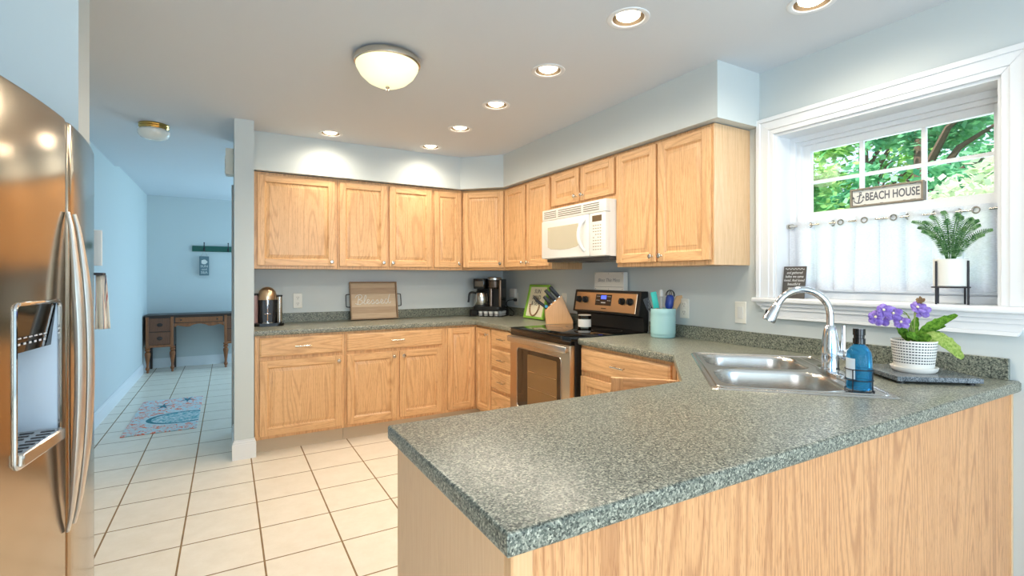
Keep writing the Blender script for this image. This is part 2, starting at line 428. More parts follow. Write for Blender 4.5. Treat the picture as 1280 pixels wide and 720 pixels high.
for y in (-133.8,-143.8): us.box(6.45,7.15,y-.33,y+.33,65,71.1); us.box(6.45,7.15,y-.33,y+.33,71.75,78.0)
us.box(6.5,7.1,GY0,GY1,71.1,71.75)
uo = us.build('upper_sash', WHITE, win)
m = MB(); m.box(6.75,6.85,GY0,GY1,65,78.0); m.build('pane', GLASS, uo)
ls = MB(); ringbox(ls,4.95,6.1,GY0-.9,GY1+1.8,48.45,64.9,.9,1.8,1.9,2.1)
lo = ls.build('lower_sash', WHITE, win)
m = MB(); m.box(5.45,5.55,GY0,GY1,50.35,62.8); m.build('pane', GLASS, lo)
struct('ground', mbox(6,900,-700,500,-24,-20), mat('lawn',(120,150,90),.9))

# ================================================================== CABINETS
def door_mesh(x0, x1, z0, z1, st=2.1, th=.75, y=0):
    """raised-panel oak door: stiles, rails, ogee step and raised field; front towards -y"""
    m = MB(); b = .1
    m.box(x0,x0+st,y-th,y,z0,z1,b); m.box(x1-st,x1,y-th,y,z0,z1,b)
    m.box(x0+st,x1-st,y-th,y,z1-st,z1,.06,mi=1); m.box(x0+st,x1-st,y-th,y,z0,z0+st,.06,mi=1)
    a0, a1, c0, c1 = x0+st, x1-st, z0+st, z1-st
    def ring(i, yy): return [(a0+i,yy,c0+i),(a1-i,yy,c0+i),(a1-i,yy,c1-i),(a0+i,yy,c1-i)]
    f = y-th
    prof = [(0,f+.12),(.22,f+.36),(.38,f+.44),(1.25,f+.14),(1.3,f+.06)]
    R = [[m.bm.verts.new(p) for p in ring(i, yy)] for i, yy in prof]
    for A, B in zip(R, R[1:]):
        for k in range(4): m.bm.faces.new((A[k], A[(k+1)%4], B[(k+1)%4], B[k]))
    m.bm.faces.new(R[-1])
    return m
def drawer_mesh(x0, x1, z0, z1, th=.75, y=0):
    m = MB()
    def ring(i, yy): return [m.bm.verts.new(p) for p in ((x0+i,yy,z0+i),(x1-i,yy,z0+i),(x1-i,yy,z1-i),(x0+i,yy,z1-i))]
    R = [ring(0,y), ring(0,y-.4), ring(.12,y-.55), ring(.28,y-.6), ring(.45,y-th)]
    for A, B in zip(R, R[1:]):
        for k in range(4): m.bm.faces.new((A[k], A[(k+1)%4], B[(k+1)%4], B[k]))
    m.bm.faces.new(R[0][::-1]); m.bm.faces.new(R[-1])
    return m
def knob_mesh(x, y, z):
    m = MB(); T = Matrix.Translation((x,y,z)) @ Matrix.Rotation(pi/2,4,'X')
    m.lathe([(0,0),(.3,0),(.2,.15),(.2,.55),(.52,.75),(.6,.95),(.45,1.12),(0,1.18)], seg=16, T=T); return m
def pull_mesh(x, y, z, w=3.6):
    m = MB(); m.cyl((x-w/2-.3,y-1.1,z),(x+w/2+.3,y-1.1,z),.2,10)
    for s in (-1,1): m.cyl((x+s*(w/2-.35),y,z),(x+s*(w/2-.35),y-1.1,z),.16,8)
    return m
def add_door(t, x0, x1, z0, z1, y, knob=None, st=2.1, mats=None):
    d = door_mesh(x0,x1,z0,z1,st,.75,y).build('door', mats or [OAKV,OAKH], t)
    if knob: knob_mesh(knob[0], y-.75, knob[1]).build('knob', NICKEL, d)
    return d
def add_drawer(t, x0, x1, z0, z1, y, pull=True):
    d = drawer_mesh(x0,x1,z0,z1,.75,y).build('drawer_front', OAKH, t)
    if pull: pull_mesh((x0+x1)/2, y-.75, (z0+z1)/2).build('pull', NICKEL, d)
    return d
R90 = -pi/2
def carcass(t, w, d, z0, z1, mats=OAKV, name='carcass'):
    # box with front face frame rails proud of nothing: one oak box, frame joints shown by a shallow groove
    m = MB(); m.box(0,w,-d,0,z0,z1,.03); return m.build(name, mats, t)
UG = 'oak wall cabinets under the soffit'; BG = 'oak base cabinets under the counter'
# ---- uppers, back wall (x from left, origin at wall, z=54)
def upper(label, loc, rz, w, d, z0, z1, doors, side=None):
    t = thing('wall_cabinet', label, 'cabinet', loc, rz, UG)
    c = carcass(t, w, d, z0-loc[2], z1-loc[2], [OAKV])
    for x0, x1, a, b, kx, kz in doors:
        add_door(t, x0, x1, a-loc[2], b-loc[2], -d, (kx, kz-loc[2]))
    return t
upper('wide single-door oak wall cabinet beside the white partition', (-94.4,0,54), 0, 24.9, 12, 54, 84, [(1.2,24.1,55,83.2,23.0,56.4)])
upper('two-door oak wall cabinet hanging above the wooden tray', (-69.4,0,54), 0, 33.2, 12, 54, 84, [(.5,16.3,55,83.2,15.2,56.4),(17.3,32.9,55,83.2,18.4,56.4)])
upper('narrow single-door oak wall cabinet left of the angled corner cabinet', (-36.1,0,54), 0, 11.9, 12, 54, 84, [(.5,11.2,55,83.2,10.2,56.4)])
upper('two-door oak wall cabinet between corner cabinet and white microwave', (0,-24.1,54), R90, 30, 12, 54, 84, [(.3,14.6,55,83.2,13.5,56.4),(15.7,29.4,55,83.2,16.8,56.4)])
upper('short two-door oak wall cabinet directly above the white microwave', (0,-54.2,72), R90, 30.2, 12, 72, 84, [(.6,14.5,73.5,83.2,13.3,75),(15.3,29.6,73.5,83.2,16.5,75)])
t = upper('two-door oak wall cabinet with bare side panel beside the window', (0,-84.5,54), R90, 29.7, 12, 54, 84, [(.3,14.0,55,83.2,12.9,56.4),(14.7,29.3,55,83.2,15.8,56.4)])
m = MB(); m.box(29.7,29.9,-12,0,0,30); m.build('side_panel', OAKS, t)
# ---- diagonal corner upper
t = thing('wall_cabinet', 'angled corner oak wall cabinet above the coffee maker', 'cabinet', (0,0,54), 0, UG)
m = MB(); m.prism([(-.05,-.05),(-24,-.05),(-24,-12),(-12,-24),(-.05,-24)], 0, 30, .03); m.build('carcass', OAKV, t)
d = door_mesh(-7.9,7.9,1,29.2).build('door', [OAKV,OAKH], t); put(d, (-18.02,-18.02,0), -pi/4)
knob_mesh(6.7,-.75,2.4).build('knob', NICKEL, d)
# ---- bases
def base(label, loc, rz, w, fronts, kick=True, depth=24):
    t = thing('base_cabinet', label, 'cabinet', loc, rz, BG)
    m = MB(); m.box(0,w,-depth,-.3,4.4,34.4,.03); m.build('carcass', OAKV, t)
    m = MB(); m.box(0,w,-depth+2.8,-.5,0,4.4); m.build('toe_kick', KICK, t)
    for f in fronts:
        if f[0] == 'drawer': add_drawer(t, *f[1:5], -depth)
        else: add_door(t, *f[1:5], -depth, f[5])
    return t
base('oak base cabinet with one wide door under the pod espresso machine', (-94.4,0,0), 0, 24.9, [('drawer',1.2,24.1,28.2,33.7),('door',1.2,24.1,5.4,27.2,(23.0,25.6))])
base('two-door oak base cabinet with one drawer under the wooden tray', (-69.4,0,0), 0, 33.2, [('drawer',.5,32.2,28.2,33.7),('door',.5,16.4,5.4,27.2,(15.2,25.6)),('door',17.3,32.2,5.4,27.2,(18.5,25.6))])
t = thing('base_cabinet', 'inside-corner oak base cabinet with a folding L-shaped door pair', 'cabinet', (0,0,0), 0, BG)
m = MB(); m.prism([(-.3,-.3),(-36.1,-.3),(-36.1,-23.9),(-23.9,-23.9),(-23.9,-36.1),(-.3,-36.1)], 4.4, 34.4, .03); m.build('carcass', OAKV, t)
m = MB(); m.prism([(-.5,-.5),(-36.1,-.5),(-36.1,-21.2),(-21.2,-21.2),(-21.2,-36.1),(-.5,-36.1)], 0, 4.4); m.build('toe_kick', KICK, t)
add_door(t, -35.2,-24.9,5.4,33.7,-23.9,None,1.9)
dd = door_mesh(24.9,35.6,5.4,33.7,1.9,.75,-23.9); dd.bm.transform(Matrix.Rotation(R90,4,'Z')); d = dd.build('door', [OAKV,OAKH], t)
k = knob_mesh(33.9,-24.65,31.8); k.bm.transform(Matrix.Rotation(R90,4,'Z')); k.build('knob', NICKEL, d)
base('four-drawer oak base cabinet left of the range', (0,-36.2,0), R90, 17.7, [('drawer',.4,17.0,28.6,34.0),('drawer',.4,17.0,21.5,27.5),('drawer',.4,17.0,14.4,20.5),('drawer',.4,17.0,5.2,13.4)])
base('two-door oak base cabinet with wide drawer right of the range', (0,-84.6,0), R90, 30.2, [('drawer',.5,29.2,28.1,33.7),('door',.5,14.6,5.4,26.8,(13.4,25.4)),('door',15.4,29.2,5.4,26.8,(16.6,25.4))])
t = thing('base_cabinet', 'angled oak sink base cabinet in the corner below the sink', 'cabinet', (0,0,0), 0, BG)
m = MB(); m.prism([(-.3,-115),(-24,-115),(-42.6,-133.6),(-42.6,-155),(-.3,-155)], 4.4, 27, .03); m.build('carcass', OAKV, t)
m = MB(); m.prism([(-24,-115),(-42.6,-133.6),(-42.1,-134.1),(-23.5,-115.5)], 27, 34.4); m.build('face_frame', OAKV, t)
for x0, x1 in ((-11.9,-.3),(.3,11.9)):
    put(door_mesh(x0,x1,5.4,33.6).build('door', [OAKV,OAKH], t), (-33.35,-124.35,0), R90+pi/4)
# ---- peninsula
t = thing('base_cabinet', 'long oak peninsula base with plain panelled back facing the viewer', 'cabinet', (-85.9,-157,0), 0, BG)
m = MB(); m.box(.5,43.1,.5,23.3,4.4,34.4,.03); m.build('carcass', OAKV, t)
m = MB(); m.box(.5,43.1,1,20.4,0,4.4); m.build('toe_kick', KICK, t)
m = MB(); m.box(0,.5,.9,23.4,0,34.4,.02); m.build('end_panel', OAKE, t)
m = MB(); m.box(-.02,1.6,-.12,.9,0,34.4,.1); m.build('corner_post', oak('oak_corner_post', figure=.25, light=(226,182,136), mid=(214,166,118), dark=(182,132,86)), t)
m = MB(); m.box(-.04,.55,23.2,23.5,0,34.4,.05); m.build('end_trim', OAKS, t)
m = MB(); m.box(1.6,85.2,-.0,.5,0,34.4,.02); m.build('back_panel', OAKP, t)
m = MB(); m.box(85.2,85.85,-.15,.5,0,34.4,.05); m.build('wall_trim_strip', OAKS, t)

# ---- counters
def counter_slab(m, outer, holes, nose):
    loops = holed(m, outer, holes, 36.0)
    bm = m.bm
    top = bm.faces[:]
    r = bmesh.ops.extrude_face_region(bm, geom=top)
    nv = [g for g in r['geom'] if isinstance(g, bmesh.types.BMVert)]
    for v in nv: v.co.z = 34.45
    es = []
    for e in bm.edges:
        a, b = e.verts
        if abs(a.co.z-b.co.z) > 1e-4: continue
        if len([f for f in e.link_faces if abs(f.normal.z) < .1 or True]) != 2: continue
        for p, q in nose:
            pa = {(round(p[0],2),round(p[1],2)),(round(q[0],2),round(q[1],2))}
            if {(round(a.co.x,2),round(a.co.y,2)),(round(b.co.x,2),round(b.co.y,2))} == pa: es.append(e)
    bmesh.ops.bevel(bm, geom=es, offset=.28, segments=3, affect='EDGES', profile=.5)
t = thing('countertop', 'speckled grey green L-shaped countertop left of the range', 'countertop')
m = MB(); o_ = [(-94.5,-.02),(-94.5,-25),(-25,-25),(-25,-54.0),(-.02,-54.0),(-.02,-.02)]
counter_slab(m, o_, [], [(o_[1],o_[2]),(o_[2],o_[3])]); m.build('slab', GRAN, t)
m = MB(); m.box(-94.5,-.05,-.75,-.05,36,39.2,.06); m.box(-.75,-.05,-54,-.75,36,39.2,.06); m.build('backsplash', BSPL, t)
t = thing('countertop', 'speckled grey green countertop of the peninsula and sink corner', 'countertop')
A45 = radians(-45)
def sk(u, v): # sink local (u along front from left/back A to B, v toward wall) -> world
    return (-20.2-.7071*u+.7071*v, -115.4-.7071*u-.7071*v)
m = MB(); o_ = [(-.02,-84.5),(-25,-84.5),(-25,-115.06),(-42.8,-132.71),(-86.72,-132.71),(-86.72,-157.99),(-.02,-157.99)]
hole = [sk(a,b) for a,b in ((.8,.8),(32.2,.8),(32.2,21.2),(.8,21.2))]
counter_slab(m, o_, [hole], [(o_[i],o_[i+1]) for i in range(1,6)]); m.build('slab', GRAN, t)
m = MB(); m.box(-.75,-.05,-156.8,-84.5,36,39.2,.06); m.build('backsplash', BSPL, t)

# ================================================================== SINK, FAUCET
t = thing('kitchen_sink', 'double-bowl stainless steel drop-in sink set diagonally in the corner', 'sink', (-20.2,-115.4,36), 0)
TS = Matrix(((-.7071,.7071,0,0),(-.7071,-.7071,0,0),(0,0,1,0),(0,0,0,1)))
b1 = rrect(1.6,15.7,1.5,17.6,4.2,8); b2 = rrect(17.3,31.4,1.5,17.6,4.2,8)
m = MB(); L_ = holed(m, rrect(0,33,0,22,1.0,5), [b1,b2], .22)
ol = L_[0]; lowv = [m.bm.verts.new((v.co.x*1.0+(v.co.x-16.5)*.012, v.co.y+(v.co.y-11)*.02, .02)) for v in ol]
for i in range(len(ol)): m.bm.faces.new((ol[i], ol[(i+1)%len(ol)], lowv[(i+1)%len(ol)], lowv[i]))
m.tube([(*p,.24) for p in rrect(.7,32.3,.7,21.3,.8,4)]+[(32.3,20.5,.24)], .16, 6)
m.tube([(2,18.9,.24),(31,18.9,.24)], .12, 6)
m.bm.transform(TS); m.build('rim', STEEL, t)
for bl in (b1, b2):
    m = MB(); cx = sum(p[0] for p in bl)/len(bl); cy = sum(p[1] for p in bl)/len(bl)
    prev = None
    for k, z in ((1.0,.22),(.985,.05),(.965,-.4),(.95,-3),(.93,-6.0),(.88,-6.9),(.7,-7.2),(.12,-7.4)):
        rg = [m.bm.verts.new((cx+(x-cx)*k, cy+(y-cy)*k, z)) for x, y in bl]
        if prev:
            for i in range(len(rg)): m.bm.faces.new((prev[i], prev[(i+1)%len(rg)], rg[(i+1)%len(rg)], rg[i]))
        prev = rg
    m.bm.faces.new(prev); m.bm.transform(TS); ba = m.build('basin', STEEL, t)
    m = MB(); m.lathe([(0,-7.25),(1.0,-7.25),(1.1,-7.05),(1.7,-7.0),(1.75,-7.15)], (cx,cy,0), 20); m.bm.transform(TS); m.build('drain', CHROME, ba)

t = thing('faucet', 'tall chrome gooseneck faucet behind the double sink', 'faucet', (-18.4,-140.9,36.25), 3*pi/4)  # local x = towards sink
m = MB(); m.prism([(1.3*cos(a), 5.0*sin(a)*(1 if abs(sin(a))<.9 else 1)) for a in [2*pi*k/28 for k in range(28)]], 0, .45, .15, which='top', seg=2); m.build('escutcheon', CHROME, t)
m = MB(); m.lathe([(1.25,.4),(1.3,.6),(1.2,1.0),(1.25,2.6),(1.32,3.6),(1.15,5.2),(.95,6.6),(.8,7.3),(.62,7.5)], seg=24); m.build('body', CHROME, t)
arc = [(0,0,7.3),(0,0,9.0)]+[(3.95-3.95*cos(a), 0, 9.0+3.9*sin(a)*1.05) for a in [pi*k/16 for k in range(1,15)]]
m = MB(); m.tube(arc, .56, 16); m.build('spout', CHROME, t)
p = Vector(arc[-1]); d_ = (Vector(arc[-1])-Vector(arc[-2])).normalized()
d_ = (d_+Vector((.12,0,-.25))).normalized()
m = MB(); q = d_.to_track_quat('Z','Y').to_matrix().to_4x4()
m.lathe([(.5,-.2),(.66,0),(.66,.3),(.72,.6),(.95,2.2),(1.02,2.6),(.98,2.9),(.7,2.95),(0,2.95)], seg=20, T=Matrix.Translation(p) @ q); sh = m.build('spray_head', CHROME, t)
m = MB(); m.sphere(p+d_*1.5+Vector((.85,0,.1)), (.25,.3,.55)); m.build('spray_button', BLACKP, sh)
# lever on the viewer's right side: world right ~ local direction
lv = Vector((-.62,.78,0)) ; lv = Vector((-.97,.1,0)).normalized()
m = MB(); m.cyl(Vector((0,0,2.9)), Vector((0,0,2.9))+lv*1.7, .75, 16); m.sphere(Vector((0,0,2.9))+lv*2.1, .95)
m.build('handle_hub', CHROME, t)
m = MB(); e_ = Vector((0,0,2.9))+lv*1.7
m.tube([e_+Vector((0,0,.3)), e_+lv*.1+Vector((0,0,2.5)), e_+lv*.1+Vector((0,0,4.6))], [.42,.36,.3], 12); m.build('lever', CHROME, t)

# ================================================================== REFRIGERATOR
t = thing('refrigerator', 'side-by-side stainless steel refrigerator with ice dispenser at left', 'refrigerator')
X = lambda y: -113.95-.006*(y+120)**2
m = MB(); m.box(-139.5,-117.3,-138.6,-109.2,1.0,65.4,.2); m.box(-138,-118,-137.5,-110.5,0,1.0); m.build('case', DGREY, t)
def edge_drop(y, ya, yb, r=.7):
    d = min(abs(y-ya), abs(y-yb))
    return 0 if d >= r else r-sqrt(max(0, r*r-(r-d)**2))
def fdoor(ya, yb, z0, z1, hole=None):
    m = MB(); r = .7
    ys = sorted(set([ya+r*(1-cos(pi/2*k/5)) for k in range(6)] + [yb-r*(1-cos(pi/2*k/5)) for k in range(6)] + [ya+r+(yb-ya-2*r)*k/14 for k in range(15)] + ([hole[0],hole[1]] if hole else [])))
    zs = sorted(set([z0,z0+.15,z0+.4,z1-.4,z1-.15,z1] + [z0+(z1-z0)*k/6 for k in range(1,6)] + ([hole[2],hole[3]] if hole else [])))
    def P(y, z):
        dz = min(z-z0, z1-z); dd = 0 if dz >= .4 else .4-sqrt(max(0,.16-(.4-dz)**2))
        return (X(y)-edge_drop(y,ya,yb)-dd, y, z)
    V = [[m.bm.verts.new(P(y,z)) for z in zs] for y in ys]
    for i in range(len(ys)-1):
        for j in range(len(zs)-1):
            if hole and hole[0]-1e-6 <= ys[i] and ys[i+1] <= hole[1]+1e-6 and hole[2]-1e-6 <= zs[j] and zs[j+1] <= hole[3]+1e-6: continue
            m.bm.faces.new((V[i][j],V[i+1][j],V[i+1][j+1],V[i][j+1]))
    bx = -117.2
    bord = [V[i][0] for i in range(len(ys))]+[V[-1][j] for j in range(1,len(zs))]+[V[i][-1] for i in range(len(ys)-2,-1,-1)]+[V[0][j] for j in range(len(zs)-2,0,-1)]
    bk = [m.bm.verts.new((bx, v.co.y, v.co.z)) for v in bord]
    for i in range(len(bord)):
        j = (i+1)%len(bord); m.bm.faces.new((bord[i],bord[j],bk[j],bk[i]))
    m.bm.faces.new(bk)
    return m
HY0, HY1, HZ0, HZ1 = -133.0, -125.5, 36.9, 49.2
fz = fdoor(-138.6,-123.25,3.0,66.0,(HY0,HY1,HZ0,HZ1)).build('freezer_door', FRIDGE, t)
rf = fdoor(-122.85,-108.8,3.0,66.0).build('refrigerator_door', FRIDGE, t)
m = MB()      # recess: back, sides, ceiling
xb = -117.1
m.face([(xb,HY0,HZ0),(xb,HY1,HZ0),(xb,HY1,HZ1),(xb,HY0,HZ1)])
for y in (HY0, HY1): m.face([(xb,y,HZ0),(X(y),y,HZ0),(X(y),y,HZ1),(xb,y,HZ1)])
m.face([(xb,HY0,HZ0),(xb,HY1,HZ0),(X(HY1),HY1,HZ0),(X(HY0),HY0,HZ0)]); m.face([(xb,HY0,HZ1),(xb,HY1,HZ1),(X(HY1),HY1,HZ1),(X(HY0),HY0,HZ1)])
m.build('dispenser_recess', mat('dispenser_grey',(206,218,230),.25), fz)
m = MB()
bz = [(y,z) for y, z in rrect(HY0-.05,HY1+.05,HZ0-.05,HZ1+.05,.5,5)]; bz = bz+[bz[0],bz[1]]
m.tube([(X(y)+.03,y,z) for y, z in bz], .17, 8); m.build('dispenser_bezel', CHROME, fz)
m = MB()
a, b = HY0+.1, HY1-.1
m.bm.faces.new([m.bm.verts.new(p) for p in ((X(a)-.15,a,HZ1-.1),(X(b)-.15,b,HZ1-.1),(X(b)-.5,b,45.4),(X(a)-.5,a,45.4))])
m.bm.faces.new([m.bm.verts.new(p) for p in ((X(a)-.5,a,45.4),(X(b)-.5,b,45.4),(xb+.05,b,45.0),(xb+.05,a,45.0))])
m.build('control_panel', BLACKG, fz)
m = MB()
for k in range(6):
    y = HY0+1.6+k*.85; m.box(X(y)-.42,X(y)-.36,y-.3,y+.3,46.5,46.6); m.box(X(y)-.45,X(y)-.4,y-.22,y+.22,46.0,46.16)
m.build('control_marks', mat('pale_print',(220,220,225),.5), fz)
m = MB(); m.prism([(xb+.1,HY0+.1),(xb+.1,HY1-.1),(X(HY1)+.5,HY1-.1),(X(HY0)+.5,HY0+.1)], HZ0+.05, HZ0+1.1, .12); dt = m.build('drip_tray', STEEL, fz)
m = MB()
for r in range(2):
    for k in range(7):
        y = HY0+.9+k*.92; x = X(y)-.4-r*1.35; m.box(x-.45,x+.45,y-.14,y+.14,HZ0+1.1,HZ0+1.14)
m.build('drain_slots', BLACKP, dt)
for yy, dr in ((-124.5,fz),(-121.6,rf)):
    m = MB(); pts = []
    for k in range(25):
        s = k/24; z = 28.0+29.3*s
        off = .2+1.0*sin(pi*s)**.7
        lean = (abs(2*s-1)**3)*(.6 if yy < -123 else -.6)
        pts.append((X(yy)+off, yy+lean, z))
    n = len(pts); W_ = [.25+.4*min(1, 4*min(k, n-1-k)/(n-1)) for k in range(n)]
    m.tube(pts, W_, 12, flat=.62, up=(0,1,0)); m.build('door_handle', HANDLE, dr)

# ================================================================== RANGE
t = thing('range', 'freestanding stainless steel electric range with black glass cooktop', 'stove', (0,-54.25,0), R90)   # local x 0..30
m = MB(); m.box(0.05,30.05,-25.8,-.3,3,35.2,.08); m.box(.8,29.3,-24,-1,0,3); m.build('body', BLACKP, t)
m = MB(); m.box(-.05,30.15,-27.2,-1.0,35.2,36.35,.12,seg=2); ct = m.build('cooktop', BLACKG, t)
for x, y, r in ((8,-19,4.2),(22,-19,3.3),(8,-8.5,3.2),(22,-8.5,4.2)):
    m = MB(); m.lathe([(r-.06,36.36),(r,36.37),(r+.06,36.36)], (x,y,0), 40); m.build('burner_ring', DGREY, ct)
m = MB(); m.box(.0,30.1,-27.25,-26.0,34.3,35.25,.1); m.build('front_trim', BLACKG, t)
m = MB(); m.box(.1,30,-27.4,-25.8,9.6,34.2,.18,seg=2); od = m.build('oven_door', STEELW, t)
m = MB(); m.prism(rrect(4.4,26.4,13.6,30.8,1.3,5), 27.38, 27.5, .04, axis='y'); m.build('door_window', mat('oven_glass',(58,44,32),.06), od)
m = MB(); m.prism(rrect(10.2,24.6,14.6,29.6,.5,4), 27.49, 27.54, 0, axis='y'); ip = m.build('inner_pane', mat('oven_interior',(128,98,64),.12), od)
m = MB(); m.box(10.6,24.2,-27.57,-27.53,20.2,20.32); m.box(10.6,24.2,-27.57,-27.53,24.8,24.92); m.build('rack_lines', STEELW, ip)
m = MB(); m.tube([(x,-27.5,z) for x,z in rrect(4.3,26.5,13.5,30.9,1.3,5)]+[(26.5,-27.5,29.6)], .14, 6); m.build('window_frame', STEEL, od)
m = MB(); m.box(.4,29.8,-28.7,-28.0,32.3,34.0,.25,seg=3); m.box(.6,1.6,-28.2,-27.3,32.6,33.7,.1); m.box(28.6,29.6,-28.2,-27.3,32.6,33.7,.1); m.build('oven_handle', STEEL, od)
m = MB(); m.box(.1,30,-27.2,-25.8,3.2,9.4,.15); m.build('drawer', STEELW, t)
m = MB(); m.prism([(-2.2,36.3),(-.4,36.3),(-.4,47.4),(-2.9,47.4),(-4.1,40.6),(-2.2,40.2)], .3, 29.8, .1, axis='x'); bgd = m.build('backguard', BLACKP, t)
# console: face between (y -2.9,z47.4) and (-4.1,40.6)
fd = Vector((0,-1.2,-6.8)).normalized(); fn = Vector((0,-6.8,1.2)).normalized()
def cons(x, s, o=0.0): p = Vector((x,-2.9,47.4))+fd*s+fn*o; return p
def cbox(m, x0, x1, s0, s1, o0, o1, bev=.08, mi=0):
    T = Matrix((Vector((1,0,0)), fd, fn)).transposed().to_4x4(); T.translation = Vector((0,-2.9,47.4)); m.box(x0,x1,s0,s1,o0,o1,bev,mi,T=T)
m = MB(); cbox(m, 1.5,28.6,.7,6.4,.0,.25,.12); m.build('control_fascia', STEELW, bgd)
m = MB(); cbox(m, 11.2,18.4,1.3,4.6,.2,.32,.06); ds = m.build('display', mat('display_bezel',(52,42,36),.2), bgd)
m = MB(); cbox(m, 13.7,16.1,1.6,2.7,.31,.36,.02); m.build('clock_readout', emit('clock_glow',(90,110,255),1.2), ds)
for i in range(3):
    for q in (0,1):
        for x in (11.7,16.6):
            m = MB(); cbox(m, x+i*.55,x+.3+i*.55,1.8+q*1.2,2.0+q*1.2,.31,.35,0); m.build('button', WHITEP, ds)
m = MB(); cbox(m, 13.9,15.9,3.6,3.9,.31,.35,0); m.build('button', WHITEP, ds)
for x in (3.4,6.4,23.0,26.2):
    m = MB(); T = Matrix((Vector((1,0,0)), fd, fn)).transposed().to_4x4(); T.translation = cons(x,3.1,.25)
    m.lathe([(1.05,0),(1.0,.35),(.85,.45),(.8,.85),(0,.9)], seg=20, T=T); m.box(-.22,.22,-.85,.85,.7,1.25,.1,T=T); m.build('control_knob', BLACKP, bgd)
m = MB(); cbox(m, 14.2,16.4,5.35,5.6,.25,.28,0); m.build('nameplate', BLACKP, bgd)

# ================================================================== MICROWAVE
t = thing('microwave', 'white over-the-range microwave with vent grille and curved handle', 'microwave', (0,-54.7,56), R90)   # local x 0..29.8
m = MB(); m.box(.0,29.9,-14.6,-.2,.9,15.9,.1); m.build('case', WHITEP, t)
m = MB(); m.box(.5,29.4,-14.5,-.5,0,.95,.05); ub = m.build('underside', DGREY, t)
for x in (4,20):
    m = MB(); m.box(x,x+6,-12,-5,-.06,.02); m.build('grease_filter', STEEL, ub)
m = MB(); m.prism([(.0,12.6),(29.9,12.6),(29.9,15.9),(.0,15.9)], 14.5, 16.1, .2, axis='y', seg=2)
gr = m.build('vent_grille', WHITEP, t)
m = MB()
for x0, x1 in ((1.2,7.6),(8.6,19.6),(20.6,27.2)):
    for k in range(4): m.box(x0,x1,-16.16,-16.0,13.25+k*.58,13.5+k*.58,.0)
m.build('vent_slots', mat('slot_shadow',(120,112,100),.6), gr)
m = MB(); m.prism(rrect(.0,23.2,1.0,12.5,.4,3), 14.5, 16.3, .2, axis='y', seg=2); md = m.build('door', WHITEP, t)
m = MB(); m.prism([(3.4,4.4),(5,3.8),(10,3.4),(14,3.5),(18,4.0),(18.6,4.3),(18.6,10.4),(3.4,10.4)], 16.28, 16.36, .03, axis='y'); m.build('door_window', mat('microwave_window',(186,180,160),.2), md)
m = MB(); m.tube([(21.4-.9*sin(pi*k/14), -16.3-1.5*sin(pi*k/14)**.6, 2.6+8.6*k/14) for k in range(15)], .5, 10); m.build('door_handle', WHITEP, md)
m = MB(); m.prism(rrect(23.4,29.9,1.0,12.5,.3,3), 14.5, 16.2, .15, axis='y', seg=2); cp = m.build('control_panel', WHITEP, t)
m = MB(); m.box(24.6,28.4,-16.28,-16.18,10.2,11.8); dp = m.build('display', mat('microwave_display',(96,80,60),.2), cp)
m = MB()
for r in range(9):
    for c in range(4):
        if random.random() < .9: m.box(24.8+c*.95,25.35+c*.95,-16.24,-16.19,2.6+r*.8,2.85+r*.8)
m.build('key_labels', mat('key_print',(150,140,120),.6), cp)

# ================================================================== CEILING LIGHTS
def recessed(x, y, label):
    t = thing('recessed_light', label, 'ceiling light', (x,y,96), 0, 'recessed ceiling lights')
    m = MB(); m.lathe([(2.7,.02),(2.8,-.12),(3.2,-.2),(3.6,-.12),(3.65,0)], seg=32); m.build('trim_ring', WHITE, t)
    m = MB(); m.lathe([(2.8,-.05),(2.75,1),(2.5,3.5),(1.6,4.2),(0,4.3)], seg=28); m.build('baffle', mat('baffle_bronze',(84,74,62),.35,.7) if 'baffle_bronze' not in bpy.data.materials else bpy.data.materials['baffle_bronze'], t)
    m = MB(); m.lathe([(0,-.1),(1.4,-.05),(2.0,.35),(2.1,.9),(1.4,2.6),(.8,4.0),(0,4.1)], seg=24); m.build('bulb', BULB, t)
    lamp('downlight', 'SPOT', (x,y,95.4), 32 if y > -30 else 52, WARM, (0,0,0), spot_size=radians(172), spot_blend=1.0, shadow_soft_size=.09)
BULB = emit('lit_bulb', (255,236,205), 9.0)
for (x, y), lb in zip(LIGHTS, ('large recessed ceiling light nearest above the sink, second from the right', 'recessed ceiling light cut off by the top edge of the picture',
    'recessed ceiling light third nearest in the diagonal row over the aisle', 'recessed ceiling light in the row, fourth from the front, level with the range',
    'recessed ceiling light in the row, second from the back wall soffit', 'recessed ceiling light at the far end of the row, nearest the corner soffit',
    'recessed ceiling light close to the soffit above the wide single-door cabinet')): recessed(x, y, lb)
t = thing('ceiling_light', 'lit frosted bowl ceiling light with brushed nickel rim', 'ceiling light', (-73,-84,96))
m = MB(); m.lathe([(0,0),(5.6,0),(6.4,-.3),(6.7,-1.0),(6.6,-1.5),(6.3,-1.7),(0,-1.7)], seg=40); m.build('rim', NICKEL, t)
m = MB(); m.lathe([(6.25,-1.6),(6.1,-2.3),(5.3,-3.7),(4.0,-4.9),(2.4,-5.7),(0,-6.0)], seg=40); m.build('glass_bowl', emit('lit_frosted_bowl',(246,248,210),.78), t)
m = MB(); m.lathe([(0,-5.9),(.4,-5.95),(.45,-6.2),(.2,-6.45),(.28,-6.7),(0,-6.85)], seg=14); m.build('finial', NICKEL, t)
lamp('bowl_glow', 'SPOT', (-73,-84,89.6), 60, (1,.93,.78), (0,0,0), spot_size=radians(170), spot_blend=.6, shadow_soft_size=.14)
t = thing('ceiling_light', 'small unlit white glass ceiling light with brass band in the hallway', 'ceiling light', (-119.8,-6,96))
m = MB(); m.lathe([(0,0),(3.7,0),(3.8,-.3),(3.6,-.6),(3.8,-.9),(3.6,-1.2),(3.5,-1.5),(0,-1.5)], seg=32); m.build('brass_band', BRASS, t)
